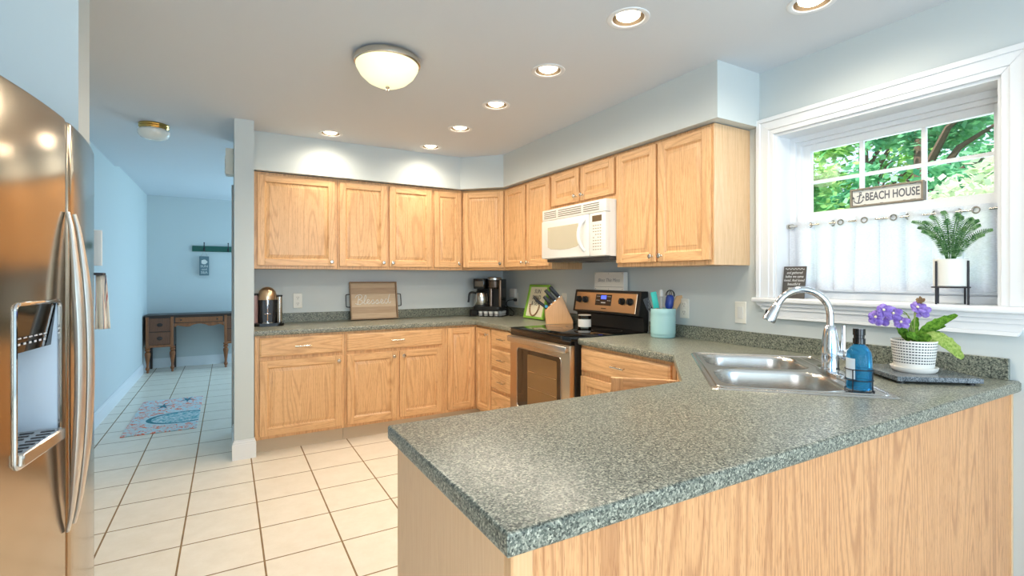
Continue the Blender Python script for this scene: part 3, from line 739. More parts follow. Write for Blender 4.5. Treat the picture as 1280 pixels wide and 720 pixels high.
m = MB(); m.lathe([(3.4,-1.4),(3.9,-2.0),(3.9,-2.9),(3.3,-3.8),(1.9,-4.4),(0,-4.6)], seg=32); m.build('glass_shade', mat('opal_glass',(238,238,232),.15), t)

# ================================================================== OUTLETS, SWITCH, CHIME
def plate(name, label, cat, loc, rz, kind):
    t = thing(name, label, cat, loc, rz)
    m = MB(); m.box(-1.45,1.45,-.25,-.02,-2.5,2.5,.12); pl = m.build('cover_plate', IVORY, t)
    if kind == 'switch':
        m = MB(); m.box(-.68,.68,-.42,-.2,-1.35,1.35,.08); m.build('rocker', WHITEP, t)
    else:
        for z in (-1.0,1.0):
            m = MB(); m.prism(rrect(-.68,.68,z-.72,z+.72,.5,4), .2, .36, .04, axis='y'); f = m.build('socket', IVORY, t)
            m = MB(); m.box(-.32,-.22,-.38,-.3,z-.05,z+.35); m.box(.22,.32,-.38,-.3,z-.05,z+.35); m.cyl((0,-.3,z-.38),(0,-.38,z-.38),.12,8); m.build('slots', DGREY, f)
    return t
plate('wall_outlet', 'white outlet on back wall between espresso machine and wooden tray', 'outlet', (-80.3,0,43.3), 0, 'outlet')
plate('wall_outlet', 'white outlet on right wall beside the aqua utensil crock', 'outlet', (0,-96.3,43.4), R90, 'outlet')
plate('light_switch', 'white rocker light switch between wall cabinet and window', 'switch', (0,-112.2,43.3), R90, 'switch')
plate('wall_outlet', 'white outlet under the boxy white adapter behind the coffee maker', 'outlet', (0,-11.6,42.6), R90, 'outlet')
plate('wall_outlet', 'plain wall plate half hidden behind the knife block', 'outlet', (0,-44.4,43.3), R90, 'switch')
m = MB(); m.box(-1.75,-.42,-12.9,-8.6,43.2,46.7,.25,seg=2); ad = tag(m.build('plug_adapter', WHITEP), 'boxy white plug-in adapter on the outlet near the corner', 'adapter')
m = MB(); m.tube(catmull([(-.5,-12.3,42.2),(-2.0,-12.1,42.3),(-3.0,-9.5,41.8),(-3.2,-9.0,40.0),(-2.6,-11.5,38.5),(-2.6,-14,37.2),(-3.6,-14.6,36.25),(-4,-12.8,36.25),(-3.0,-12.4,36.3)],6), .16, 6)
m.box(-1.6,-.42,-12.8,-11.7,41.7,42.8,.15); tag(m.build('power_cord', BLACKP), 'black power cord plugged into the outlet by the corner', 'cord')
t = thing('door_chime', 'ribbed white door chime box high on the partition', 'chime', (-99.5,-9,82.5), pi/2*0)
m = MB(); m.box(-2.2,-.02,-2,2,0,8,.15); m.build('cover', IVORY, t)
m = MB()
for k in range(7): m.box(-2.4,-2.15,-1.8,1.8,.6+k*.75,1.0+k*.75,.05)
m.build('ribs', IVORY, t)

# ================================================================== BACK COUNTER OBJECTS
t = thing('espresso_machine', 'pod espresso machine with chrome dome on the left counter end', 'coffee machine', (-90.2,-8.2,36), 0)
m = MB(); m.prism(rrect(-4.3,4.7,-4.4,4.2,2.0,6), 0, 1.0, .15, seg=2); m.build('base', BLACKG, t)
m = MB(); m.prism(rrect(-2.5,2.5,-1.6,3.6,1.2,6), 1.0, 8.4, .05); m.build('column', BLACKP, t)
m = MB(); m.lathe([(2.72,8.2),(2.75,8.6),(2.7,9.8),(2.3,11.0),(1.5,11.9),(.6,12.25),(0,12.3)], (0,-.4,0), 28); m.lathe([(0,8.15),(2.72,8.2)], (0,-.4,0), 28); m.build('dome_head', STEELW, t)
m = MB(); m.cyl((0,-2.2,6.6),(0,-2.2,8.3),.55,14); m.box(-.12,.12,-1.75,-1.55,1.4,6.6); m.box(-.9,.9,-2.6,-1.6,3.7,3.9); m.build('spout', CHROME, t)
m = MB(); m.cyl((0,-3.2,1.0),(0,-3.2,1.25),1.7,24); m.build('cup_tray', STEEL, t)
m = MB(); m.prism(rrect(2.65,4.35,-1.6,2.6,.8,5), 1.0, 9.2, .1); m.build('capsule_bin', STEEL, t)
m = MB(); m.prism(rrect(2.6,4.4,-1.7,2.7,.8,5), 9.2, 9.6, .1); m.build('bin_lid', BLACKP, t)
m = MB(); m.prism(rrect(-4.35,-2.65,-1.6,2.6,.8,5), 1.0, 9.6, .1); m.build('water_tank', mat('smoky_tank',(150,120,118),.15), t)
m = MB(); m.prism(rrect(-4.4,-2.6,-1.7,2.7,.8,5), 9.6, 10.2, .1); m.build('tank_lid', BLACKP, t)

# tray "Blessed": leans against the backsplash
def planks(name, cols, n, sc=1):
    m = bpy.data.materials.new(name); N, L = nodes(m); b = N['Principled BSDF']; b.inputs['Roughness'].default_value = .55
    tc = N.new('ShaderNodeTexCoord'); sp = N.new('ShaderNodeSeparateXYZ'); L.new(tc.outputs['Object'], sp.inputs[0])
    pl = math_(N, L, 'FLOOR', math_(N, L, 'MULTIPLY', sp.outputs[2], n)); wn = N.new('ShaderNodeTexWhiteNoise'); wn.noise_dimensions = '1D'; L.new(pl, wn.inputs['W'])
    cb = N.new('ShaderNodeCombineXYZ'); L.new(math_(N, L, 'MULTIPLY', sp.outputs[0], 6), cb.inputs[0]); L.new(math_(N, L, 'MULTIPLY', sp.outputs[2], 130), cb.inputs[1]); L.new(pl, cb.inputs[2])
    g = noise(N, L, cb.outputs[0], 1, 3, .6, .5)
    c = ramp(N, L, wn.outputs[0], [(0, cols[0]), (.5, cols[1]), (1, cols[2])]); c2 = ramp(N, L, g, [(.3, cols[3]), (.6, cols[1])])
    L.new(mixc(N, L, .38, c, c2), b.inputs['Base Color']); return m
TRAYW = planks('tray_planks', [(160,134,108),(190,166,136),(214,194,166),(138,112,88)], 17)
def lean(o, ang): o.rotation_euler = (ang, 0, o.rotation_euler[2])
t = thing('serving_tray', 'wooden serving tray lettered in white leaning on the backsplash', 'tray', (-54.9,-3.3,36.05)); t.rotation_euler = (radians(-11),0,0)
m = MB(); m.box(-8.2,8.2,-.3,.0,.3,13.4); m.build('tray_base', TRAYW, t)
m = MB(); FR = mat('tray_frame_wood',(150,124,98),.55)
for a in ((-8.5,8.5,-1.3,.05,0,.4),(-8.5,8.5,-1.3,.05,13.3,13.7),(-8.5,-8.1,-1.3,.05,.4,13.3),(8.1,8.5,-1.3,.05,.4,13.3)): m.box(*a, bev=.05)
m.build('tray_rim', FR, t)
for s in (-1,1):
    m = MB(); m.tube(catmull([(s*8.5,-.7,4.6),(s*9.6,-.7,4.7),(s*9.9,-.7,5.2),(s*9.9,-.7,8.6),(s*9.6,-.7,9.1),(s*8.5,-.7,9.2)],4), .17, 8); m.build('tray_handle', BLACKM, t)
# cursive lettering as strokes
W_ = []
def stroke(pts, dx, sc=1.0): W_.append([((dx+x*sc), z*sc) for x, z in pts])
stroke([(.9,2.9),(.7,1.4),(.5,0)], -6.4); stroke([(-.3,2.3),(.3,3.0),(1.5,3.3),(2.1,2.7),(1.6,1.9),(.7,1.6),(1.8,1.4),(2.1,.7),(1.5,0),(.5,-.1),(-.3,.3)], -6.4)
stroke([(0,.3),(.8,1.2),(1.3,2.4),(1.2,3.1),(.8,2.6),(.5,1.1),(.6,.2),(1.0,.1),(1.5,.5)], -4.2)
e_s = [(0,.5),(.8,.8),(1.0,1.4),(.6,1.6),(.3,1.0),(.4,.3),(.9,.1),(1.6,.6)]
s_s = [(0,.6),(.7,1.5),(.9,1.0),(1.0,.4),(.6,.05),(.2,.2),(.9,.2),(1.7,.6)]
stroke(e_s,-2.9); stroke(s_s,-1.3); stroke(s_s,.3); stroke(e_s,1.9)
stroke([(1.2,1.4),(.6,1.6),(.1,1.0),(.2,.3),(.7,.1),(1.2,.8),(1.6,2.2),(2.1,3.4),(1.5,1.6),(1.5,.4),(1.9,.2),(2.4,.7)], 3.5)
m = MB()
for st_ in W_: m.tube(catmull([(x*1.02+.2,-.36,5.6+z*1.05) for x, z in st_],4), .13, 6)
m.build('lettering', WHITEP, t)

# coffee maker on pod drawer, turned to the room corner
CR = atan2(-9.8,9.1)             # direction of the drawer's front edge
PX, PY = -14.35, -12.0
t = thing('pod_drawer', 'black wire-front coffee pod drawer under the coffee maker', 'pod drawer', (PX,PY,36), CR)  # local front -y
m = MB(); m.box(-6.6,6.6,0,9,0,.35,.05); m.box(-6.6,6.6,0,9,2.45,2.8,.1); m.box(-6.6,-6.2,0,9,.35,2.45); m.box(6.2,6.6,8,9,.35,2.45); m.box(-6.2,6.2,8.6,9,.35,2.45); m.build('case', BLACKP, t)
m = MB(); m.tube([(-6.2,.1,1.0),(6.4,.1,1.0),(6.5,8.5,1.0)],.1,6); m.build('front_rail', BLACKM, t)
m = MB(); m.box(-6.0,-3.4,.05,.4,.5,2.4,.05); m.build('front_block', BLACKP, t)
R_ = Matrix.Translation((PX,PY,36)) @ Matrix.Rotation(CR,4,'Z')
pod0 = None
for k in range(7):
    l = Vector((-2.4+k*2.15, 1.3, .36)) if k < 4 else Vector((5.2, 1.4+(k-4)*2.1+1.6, .36))
    if k == 4: l = Vector((5.0,3.4,.36))
    p_ = R_ @ l
    if pod0 is None:
        m = MB(); m.lathe([(0,0),(.72,0),(.95,1.55),(1.02,1.6),(1.02,1.72),(0,1.74)], seg=18)
        pod0 = o = m.build('coffee_pod', WHITEP)
    else: o = copy_tree(pod0)
    o.location = p_*S; tag(o, 'white single-serve coffee pod in the black drawer', 'coffee pod', 'white coffee pods in the drawer')
t = thing('coffee_maker', 'black dual coffee maker with steel carafe in the counter corner', 'coffee maker', tuple(R_ @ Vector((0,.3,2.82))), CR)
m = MB(); m.prism(rrect(-5.6,5.8,0,8.2,1.2,5), 0, 1.1, .2, seg=2); m.prism(rrect(-5.6,5.8,4.6,8.2,.8,5), 1.1, 11.6, .1); m.build('body', BLACKP, t)
m = MB(); m.prism(rrect(-5.6,-.3,.3,5,1.2,5), 8.0, 12.0, .25, seg=2); m.build('brew_head', BLACKG, t)
m = MB(); m.box(-4.6,-1.0,.1,.35,8.8,11.0,.1); m.box(-4.1,-1.6,.02,.2,9.5,9.75); m.build('control_plate', mat('gunmetal',(120,112,104),.3,.8), t)
m = MB(); m.lathe([(0,7.9),(2.1,8.0),(2.6,8.6),(2.75,11.0),(2.6,11.2),(0,11.3)], (2.5,3.2,0), 24); m.build('pod_holder', mat('smoked_steel',(96,84,76),.25,.8), t)
m = MB(); m.lathe([(2.7,11.25),(2.95,11.5),(2.9,12.2),(2.4,12.5),(0,12.55)], (2.5,3.2,0), 24); m.build('lid', STEEL, t)
m = MB(); m.cyl((.9,3.9,1.1),(.9,3.9,8),.8,14); m.build('steel_pillar', mat('smoked_steel2',(130,112,100),.25,.9), t)
m = MB(); m.box(4.9,5.9,1.2,2.0,.6,11.4,.3,seg=2); m.build('side_column', mat('smoked_steel3',(140,120,106),.3,.9), t)
m = MB(); m.box(5.4,5.9,2.2,7.9,1.2,11.8,.15); m.build('water_reservoir', BLACKG, t)
cf = MB(); cf.lathe([(0,1.15),(2.4,1.15),(2.6,1.5),(2.65,4.2),(2.4,5.9),(2.1,6.4)], (-2.8,2.9,0), 26); co_ = cf.build('carafe', STEEL, t)
m = MB(); m.lathe([(2.15,6.3),(2.3,6.7),(1.6,7.3),(0,7.5)], (-2.8,2.9,0), 24); m.lathe([(2.66,1.3),(2.72,1.2),(2.72,1.6),(2.66,1.7)], (-2.8,2.9,0), 24); m.build('carafe_lid', BLACKP, co_)
m = MB(); m.tube(catmull([(-5.0,2.6,6.3),(-6.8,2.2,6.5),(-7.6,2.0,5.8),(-7.8,1.9,3.6),(-8.0,1.9,2.6)],4), .42, 8); m.build('carafe_handle', BLACKP, co_)

# green framed sign
t = thing('framed_sign', 'green framed canvas sign with a bead garland leaning on the right wall', 'sign', (-3.9,-31.0,36.05), R90); t.rotation_euler = (radians(-14),0,R90)
GREEN = mat('lime_frame',(134,186,66),.5)
m = MB(); m.box(-6.0,6.0,-.5,-.2,.5,12); m.build('canvas', mat('cream_canvas',(232,224,200),.7), t)
m = MB()
for a in ((-6.5,6.5,-1.0,0,0,.8),(-6.5,6.5,-1.0,0,11.9,12.7),(-6.5,-5.7,-1.0,0,.8,11.9),(5.7,6.5,-1.0,0,.8,11.9)): m.box(*a, bev=.05)
m.build('frame', GREEN, t)
INK = mat('dark_ink',(50,46,42),.6)
for s_, z in (('SUN',10.2),('SAND',7.9),('& SEA',5.7)): text('lettering', s_, 2.2, INK, t, frame((-.6,-.56,z),(1,0,0),(0,0,1)))
m = MB()
for k in range(19):
    a = pi*k/18; m.sphere((-.6-3.0*cos(a), -.75, 5.0-3.9*sin(a)), .3, u=8, v=6)
m.build('bead_garland', mat('wooden_beads',(150,110,72),.5), t)

# knife block
KA = radians(-29.9)
t = thing('knife_block', 'slanted natural wood knife block on the counter beside the range', 'knife block', (-5.75,-49.45,36), KA)
WOODB = oak('beech_block', light=(226,176,124), mid=(214,160,108), dark=(190,136,86), figure=.3, horizontal=False)
m = MB(); m.prism([(-4.5,0),(4.2,0),(4.3,.9),(.5,9.3),(-4.9,4.4)], -2.2, 2.2, .12, axis='y'); m.build('block', WOODB, t)
m = MB(); m.prism([(-4.6,0),(-1.9,0),(-4.0,4.4),(-4.9,4.3)], 2.2, 2.3, .03, axis='y'); m.build('front_inlay', WOODB, t)
KB = Matrix.Translation((-5.75,-49.45,36)) @ Matrix.Rotation(KA,4,'Z')
fdir = Vector((.5+4.9,0,9.3-4.4)).normalized(); kd = Vector((-fdir.z,0,fdir.x))
kn0 = None; kj = 0
for row, (s, ys, ln) in enumerate(((6.4,(-1.4,-.4,.6,1.6),4.6),(4.6,(-1.3,0,1.3),4.8),(2.9,(-.9,.7),3.6))):
    for y in ys:
        if kn0 is None:
            m = MB(); m.box(-.4,.4,-.58,.58,.35,4.6,.24,seg=2); kn0 = o = thing('kitchen_knife', None, None); m.build('handle', BLACKP, kn0)
            m = MB(); m.box(-.2,.2,-.36,.36,.02,.4,.05); m.build('bolster', STEEL, kn0)
        else: o = copy_tree(kn0)
        p_ = KB @ (Vector((-4.9,y,4.4))+fdir*s); q_ = (KB.to_3x3() @ kd)
        T = Matrix.Translation(p_*S) @ q_.to_track_quat('Z','Y').to_matrix().to_4x4() @ Matrix.Rotation(0,4,'Z') @ Matrix.Scale(ln/4.6,4,(0,0,1))
        o.location = p_*S; o.rotation_euler = q_.to_track_quat('Z','Y').to_euler(); o.scale = (1,1,ln/4.6)
        tag(o, ('black-handled kitchen knife standing in the top row of the knife block','black-handled kitchen knife standing in the middle row of the knife block','short black-handled knife in the lowest row of the knife block')[row], 'knife', 'knives in the wooden block')
t = thing('kitchen_scissors', 'black scissors with a blue handle tip at the front of the knife block', 'scissors', tuple(KB @ (Vector((-4.9,0,4.4))+fdir*.9)), KA)
m = MB(); m.tube(catmull([kd*.05+Vector((0,-.4,0)), kd*1.5+Vector((-.2,-.5,0)), kd*3.2+Vector((-.9,-.4,.1)), kd*4.6+Vector((-1.2,.2,.5))],5), [.5]*14+[.45,.4], 10); m.build('handle', BLACKP, t)
m = MB(); m.sphere(kd*.6+Vector((.1,-.5,.2)), (.7,.6,.55)); m.build('blue_grip', mat('bright_blue',(60,160,205),.4), t)

# candle jar on cooktop
t = thing('candle_jar', 'small clear glass candle jar with a label on the cooktop', 'candle', (-11.5,-70,36.36))
m = MB(); m.lathe([(0,.0),(1.75,0),(1.85,.15),(1.85,3.9),(1.75,4.0),(1.7,3.9),(1.7,.3),(0,.25)], seg=28); m.build('glass', JARG, t)
m = MB(); m.lathe([(0,.3),(1.66,.3),(1.66,2.7),(0,2.72)], seg=24); m.build('wax', mat('cream_wax',(226,222,208),.5), t)
m = MB(); m.lathe([(1.87,.7),(1.87,2.9)], seg=28); m.build('label', mat('paper_label',(214,212,206),.6), t)
m = MB(); m.lathe([(0,3.95),(1.86,3.95),(1.9,4.05),(1.86,4.15),(0,4.17)], seg=28); m.build('lid', mat('pewter_lid',(188,180,166),.5), t)

# box sign on backguard
t = thing('box_sign', 'small white box sign with script standing on top of the range', 'sign', (-1.35,-69.6,47.42), R90)
m = MB(); m.box(-6.5,6.5,-.8,.8,0,5.4,.05); m.build('box', mat('white_sign_wood',(226,222,212),.6), t)
text('lettering', 'Bless This Mess', 1.55, mat('grey_ink',(150,150,150),.6), t, frame((0,-.82,3.0),(1,0,0),(0,0,1)), shear=.3)
m = MB()
for x in (-6.0,0,6.0):
    for z in (.4,5.0): m.cyl((x,-.78,z),(x,-.86,z),.1,6)
m.box(-6.3,6.3,-.84,-.79,1.0,1.08); m.build('nail_heads', DGREY, t)

# crock with utensils
CX, CY = -4.4, -93.1
t = thing('utensil_crock', 'aqua ceramic utensil crock on the counter right of the range', 'crock', (CX,CY,36))
AQ = mat('aqua_glaze',(164,206,208),.2)
pr = [(0,0),(2.85,0),(3.05,.25),(3.05,.9),(3.12,1.0)]+[(3.1+.05*((i%2)),1.0+i*.42) for i in range(11)]+[(3.1,5.9),(3.16,6.1),(3.16,7.2),(3.05,7.4),(2.9,7.3),(2.85,1),(0,.8)]
m = MB(); m.lathe(pr, seg=36); m.build('pot', AQ, t)
def uten(name, label, cat, off, tilt, build):
    o = thing(name, label, cat, (CX+off[0],CY+off[1],36+1.2)); o.rotation_euler = tilt
    build(o); return o
RT = (.867,-.4987)                # the viewer's right
def off(r, b=0): return (RT[0]*r+RT[1]*-b*-1*0, RT[1]*r)
def tl(side, back=0):            # tilt towards viewer's right by angle
    ax = Vector((-(-RT[1]), RT[0], 0)); ax = Vector((-RT[1]*-1, RT[0],0))
    v = Vector((RT[0]*sin(side), RT[1]*sin(side), cos(side))); return v.to_track_quat('Z','Y').to_euler()
def u_spat(o):
    m = MB(); m.box(-.75,.75,-.15,.15,6.3,10.6,.14,seg=2); m.build('blade', mat('teal_silicone',(44,186,176),.45), o)
    m = MB(); m.cyl((0,0,0),(0,0,6.4),.25,10); m.build('handle', mat('pale_wood',(214,160,110),.5), o)
def u_fork(o):
    m = MB(); m.cyl((0,0,0),(0,0,6.5),.2,8)
    for k in (-2,-1,0,1,2): m.box(k*.3-.1,k*.3+.1,-.06,.06,6.4,9.4)
    m.box(-.7,.7,-.06,.06,6.2,6.6); m.build('slotted_head', BLACKP, o)
def u_tongs(o):
    m = MB(); m.cyl((0,0,0),(0,0,9.0),.28,8); m.lathe([(0,9),(.5,9.2),(.55,10.2),(.3,10.9),(0,11)], seg=12); m.build('handle', WHITEP, o)
def u_blue(o):
    m = MB(); m.cyl((0,0,0),(0,0,6.2),.2,8); m.lathe([(0,6),(.8,6.2),(1.05,7.2),(1.0,9.0),(.7,9.6),(0,9.8)], seg=16); m.build('grip', mat('cobalt_plastic',(28,62,150),.35), o)
    m = MB()
    for a in (0,pi/3,2*pi/3): m.tube([(1.2*cos(a)*cos(t_),1.2*sin(a)*cos(t_),9.4+1.5*sin(t_)) for t_ in [pi*k/10 for k in range(11)]], .09, 6)
    m.build('wire_loop', BLACKM, o)
def u_wood(o):
    m = MB(); m.prism([(-.4,5.5),(.4,5.5),(1.0,8.2),(1.05,10.4),(-.6,9.6),(-.7,8.0)], -.14, .14, .08, axis='y'); m.cyl((0,0,0),(0,0,5.6),.28,10); m.build('paddle', mat('bamboo',(202,160,110),.5), o)
FRZ = KA
def ut(nm, lb, ct_, r, b, side, fn):
    ox, oy = RT[0]*r+.4987*b, RT[1]*r+.867*b
    o = uten(nm, lb, ct_, (ox,oy), (0,0,0), fn)
    o.matrix_world = Matrix.Translation(Vector((CX+ox,CY+oy,37.2))*S) @ Matrix.Rotation(KA,4,'Z') @ Matrix.Rotation(side,4,'Y'); return o
ut('serving_fork','black slotted utensil leaning left in the aqua crock','utensil',-.9,.3,radians(-22),u_fork)
ut('spatula','turquoise silicone spatula with wooden handle in the aqua crock','utensil',-.6,-.5,radians(-11),u_spat)
ut('tongs','white handled utensil at the back middle of the aqua crock','utensil',.1,1.2,radians(-1),u_tongs)
ut('whisk','cobalt blue utensil with a black wire loop in the aqua crock','utensil',.7,-.4,radians(6),u_blue)
ut('wooden_turner','flat pale wooden turner leaning right in the aqua crock','utensil',1.1,.3,radians(18),u_wood)

# ================================================================== SINK-SIDE OBJECTS
t = thing('soap_bottle', 'blue liquid soap bottle with black cap at the sink corner', 'bottle', (-28.2,-149.6,36.5))
m = MB(); m.lathe([(0,0),(1.35,0),(1.45,.15),(1.45,4.3),(1.35,4.9),(.95,5.6),(.6,5.9),(.55,6.1)], seg=28); m.build('bottle', BLUEG, t)
m = MB(); m.lathe([(.55,5.9),(.72,6.0),(.72,6.7),(.62,6.75),(.62,7.1),(.72,7.15),(.72,8.0),(0,8.05)], seg=20); m.build('cap', BLACKG, t)
LBL = mat('white_label',(214,226,236),.4)
m = MB(); V = [[m.bm.verts.new((1.47*cos(a),1.47*sin(a),z)) for z in (1.4,4.1)] for a in [radians(118+10*k) for k in range(8)]]
for a, b in zip(V, V[1:]): m.bm.faces.new((a[0],b[0],b[1],a[1]))
m.build('label', LBL, t)
t = thing('bottle_caddy', 'black wire caddy around the blue soap bottle', 'wire caddy', (-28.2,-149.6,36.24))
m = MB()
for z, r in ((.12,1.65),(1.5,1.6),(2.9,1.6)): m.tube([(r*cos(2*pi*k/24), r*sin(2*pi*k/24), z) for k in range(25)], .07, 6)
for a in (0,pi/2,pi,3*pi/2): m.tube([(1.62*cos(a),1.62*sin(a),.05),(1.6*cos(a),1.6*sin(a),2.9)], .07, 6); m.sphere((1.75*cos(a),1.75*sin(a),.12),.12,u=8,v=6)
m.build('wire_frame', BLACKM, t)

BA = atan2(-6.5,8.0)
t = thing('granite_board', 'square dark granite board on the counter near the window', 'board', (-10.2,-149.2,36), BA)
m = MB(); m.box(-5.5,5.5,-5.0,6.2,.35,1.05,.06); m.build('slab', SLAB, t)
for x in (-4.5,4.5):
    for y in (-4,5): 
        m = MB(); m.cyl((x,y,.0),(x,y,.36),.5,12); m.build('foot', BLACKP, t)

PXY = (-10.6,-148.9)
t = thing('plant_pot', 'white pot with black dot pattern and saucer holding purple flowers', 'plant pot', (*PXY,37.06))
def dots():
    m = mat('dotted_ceramic',(236,234,228),.35); N, L = nodes(m); tc = N.new('ShaderNodeTexCoord'); sp = N.new('ShaderNodeSeparateXYZ'); L.new(tc.outputs['Object'], sp.inputs[0])
    an = math_(N, L, 'ARCTAN2', sp.outputs[1], sp.outputs[0])
    zz = math_(N, L, 'MULTIPLY', sp.outputs[2], 1/(.42*S)); row = math_(N, L, 'FRACT', zz)
    stripe = math_(N, L, 'COMPARE', row, .5); 
    N_ = stripe.node; N_.inputs[2].default_value = .2
    da = math_(N, L, 'FRACT', math_(N, L, 'MULTIPLY', an, 46/(2*pi))); dn = math_(N, L, 'COMPARE', da, .5); dn.node.inputs[2].default_value = .34
    f = math_(N, L, 'MULTIPLY', stripe, dn)
    f = math_(N, L, 'MULTIPLY', f, math_(N, L, 'GREATER_THAN', sp.outputs[2], 1.35*S))
    L.new(mixc(N, L, f, (236,234,228), (40,48,58)), N['Principled BSDF'].inputs['Base Color']); return m
m = MB(); m.lathe([(0,.5),(2.35,.5),(2.45,.7),(2.85,4.7),(2.75,4.75),(2.65,4.3),(0,4.2)], seg=40); m.build('pot', dots(), t)
m = MB(); m.lathe([(0,0),(2.5,0),(2.8,.25),(2.95,.75),(2.85,.8),(2.6,.45),(0,.4)], seg=40); m.build('saucer', mat('white_ceramic',(238,234,226),.3), t)
m = MB(); m.lathe([(0,4.28),(2.6,4.28)], seg=24); m.build('soil', mat('soil',(70,52,38),.9), t)
t = thing('flowering_plant', 'purple streptocarpus with long wrinkled leaves in the dotted pot', 'plant', (*PXY,41.36))
LEAF = leafmat('primrose_leaf', (66,110,40), (120,166,62), .3, 90); LEAFL = leafmat('pale_leaf', (140,170,80), (190,206,120), .3, 120)
RV = Vector((.867,-.4987,0)); BV = Vector((.4987,.867,0)); ZV = Vector((0,0,1))
def leaf(m, base, path, width, mi=0, wr=.12):
    P = catmull(path, 6); n = len(P)
    side0 = None; V = []
    for i, p in enumerate(P):
        tdir = (P[min(i+1,n-1)]-P[max(i-1,0)]).normalized(); sd = tdir.cross(Vector((-.62,-.42,.6)))
        if sd.length < .2: sd = tdir.cross(BV)
        sd.normalize(); up_ = sd.cross(tdir)
        s = i/(n-1); wd = width*(sin(pi*min(1,(s*.92+.06)))**.7)
        row = []
        for j in range(-4,5):
            u = j/4; wv = wr*sin(i*2.2+abs(j)*.6)*abs(u) + .12*width*(abs(u)**1.5) - .06*(1-abs(u))
            row.append(m.bm.verts.new(p + sd*wd*u*(1+.06*sin(i*2.4)) + up_*wv))
        V.append(row)
    for a, b in zip(V, V[1:]):
        for j in range(8):
            f = m.bm.faces.new((a[j],a[j+1],b[j+1],b[j])); f.material_index = mi
def W(r, b, z): return RV*r+BV*b+ZV*z
leaves = [([W(.3,0,.2),W(2.2,.2,2.0),W(4.5,.4,3.2),W(7.2,.6,4.2)],.75,0),([W(.4,.4,.2),W(2.4,.8,1.6),W(4.6,1.0,2.4),W(5.8,1.2,2.5)],.6,0),
 ([W(.4,-.4,.1),W(2.0,-1.4,.9),W(3.8,-2.0,-.2),W(5.2,-2.4,-2.1)],1.15,1),([W(.6,.2,.2),W(2.6,.2,1.2),W(4.2,.2,.9),W(5.2,0,-.1)],.8,0),
 ([W(.1,.4,.2),W(.8,1,2.0),W(1.6,1.4,3.8)],.6,0),([W(-.2,-.6,.2),W(-.9,-1.0,1.0),W(-2.2,-1.5,1.0)],.9,0),([W(-.3,.4,.2),W(-1.2,.6,1.6),W(-1.8,.8,2.8)],.7,0),([W(0,-.5,.1),W(.6,-1.2,.8),W(1.2,-1.8,.9)],.8,0)]
for P_, wd, mi in leaves:
    m = MB(); leaf(m, None, P_, wd, 0); m.build('leaf', LEAFL if mi else LEAF, t, smooth=80, solid=.04)
PET = leafmat('violet_petal', (146,116,206), (186,160,232), .35, 60)
STEM = leafmat('plant_stem', (120,140,80), (150,160,100), .1)
flowers = [(-4.9,-.4,5.0),(-3.3,-.2,4.5),(-5.7,.2,3.9),(-2.6,-.8,3.2),(.4,-.2,5.4),(1.4,.3,4.8),(-4.4,.6,3.6)]
for r_, b_, z_ in flowers:
    c = W(r_,b_,z_); m = MB(); n_ = (Vector((-.75,-.55,.35))+Vector((random.uniform(-.3,.3),random.uniform(-.3,.3),random.uniform(-.3,.4)))).normalized(); q = n_.to_track_quat('Z','Y').to_matrix().to_4x4()
    for k in range(5):
        a = 2*pi*k/5+.3; R1 = 1.15 if k not in (1,2) else .9
        ctr = Vector((cos(a)*R1*.6, sin(a)*R1*.6, .12)); sd = Vector((-sin(a),cos(a),0)); od_ = Vector((cos(a),sin(a),0))
        cv = m.bm.verts.new(Vector((0,0,0))); ring = []
        for j in range(9):
            th = -pi*.75+1.5*pi*j/8
            ring.append(m.bm.verts.new(ctr+od_*cos(th)*.5*R1+sd*sin(th)*.55+ZV*(.12*cos(3*th))))
        for j in range(8): m.bm.faces.new((cv,ring[j],ring[j+1]))
    m.bm.transform(Matrix.Translation(c) @ q); fl = m.build('flower', PET, t, smooth=80, solid=.03)
    m = MB(); m.sphere(c+n_*.1, .2, u=8, v=6); m.build('throat', mat('cream_throat',(236,228,190),.6) if 'cream_throat' not in bpy.data.materials else bpy.data.materials['cream_throat'], fl)
    m = MB(); m.tube(catmull([W(0,0,.2), W(r_*.25,b_*.3,z_*.9), c-n_*.15],5), .07, 6); m.build('stem', STEM, fl)
m = MB()
for k in range(6): leaf(m, None, [W(.9,.1,5.9), W(.9+random.uniform(-.7,.7),.1,6.2+random.uniform(0,.5)), W(.9+random.uniform(-1,1),.2,6.3+random.uniform(-.2,.9))], .22)
m.build('withered_bloom', mat('withered_brown',(140,110,76),.8), t, solid=.03)

# ================================================================== WINDOW OBJECTS
# curtain + rod
t = thing('curtain_rod', 'thin brushed metal cafe rod across the window', 'curtain rod', (3.8,-138,62.2), 0)
m = MB(); m.cyl((0,-17.2,0),(0,17.2,0),.2,10); m.build('rod', NICKEL, t)
for y in (-17.2,17.2):
    m = MB(); m.cyl((0,y-.25,0),(0,y+.25,0),.5,12); m.build('end_socket', NICKEL, t)
CLOTH = cloth('white_linen', (236,240,247), .15)
GROM = [-121.5,-125.4,-129.8,-131.6,-135.8,-140.5,-142.6,-146.5,-149.4,-151.9]
t = thing('cafe_curtain', 'sheer white half curtain with metal grommets on the rod', 'curtain', (3.8,-138,48.8))
def cur(u, v):
    y = -17.0+34.0*u; z = 14.3*v
    amp = .66+.16*sin(u*23)
    x = amp*sin(u*2*pi*8.5+.6*sin(u*17))*(.65+.35*(1-v)) + .18*sin(u*61)*(1-v)
    return (x, y+(.75+.25*sin(u*13))*cos(u*2*pi*8.5)*(1-v*.35)*min(1,9*u,9*(1-u)), z+.18*sin(u*40)*(1-v))
m = MB(); m.grid(cur, 260, 14); m.build('fabric', CLOTH, t, smooth=80)
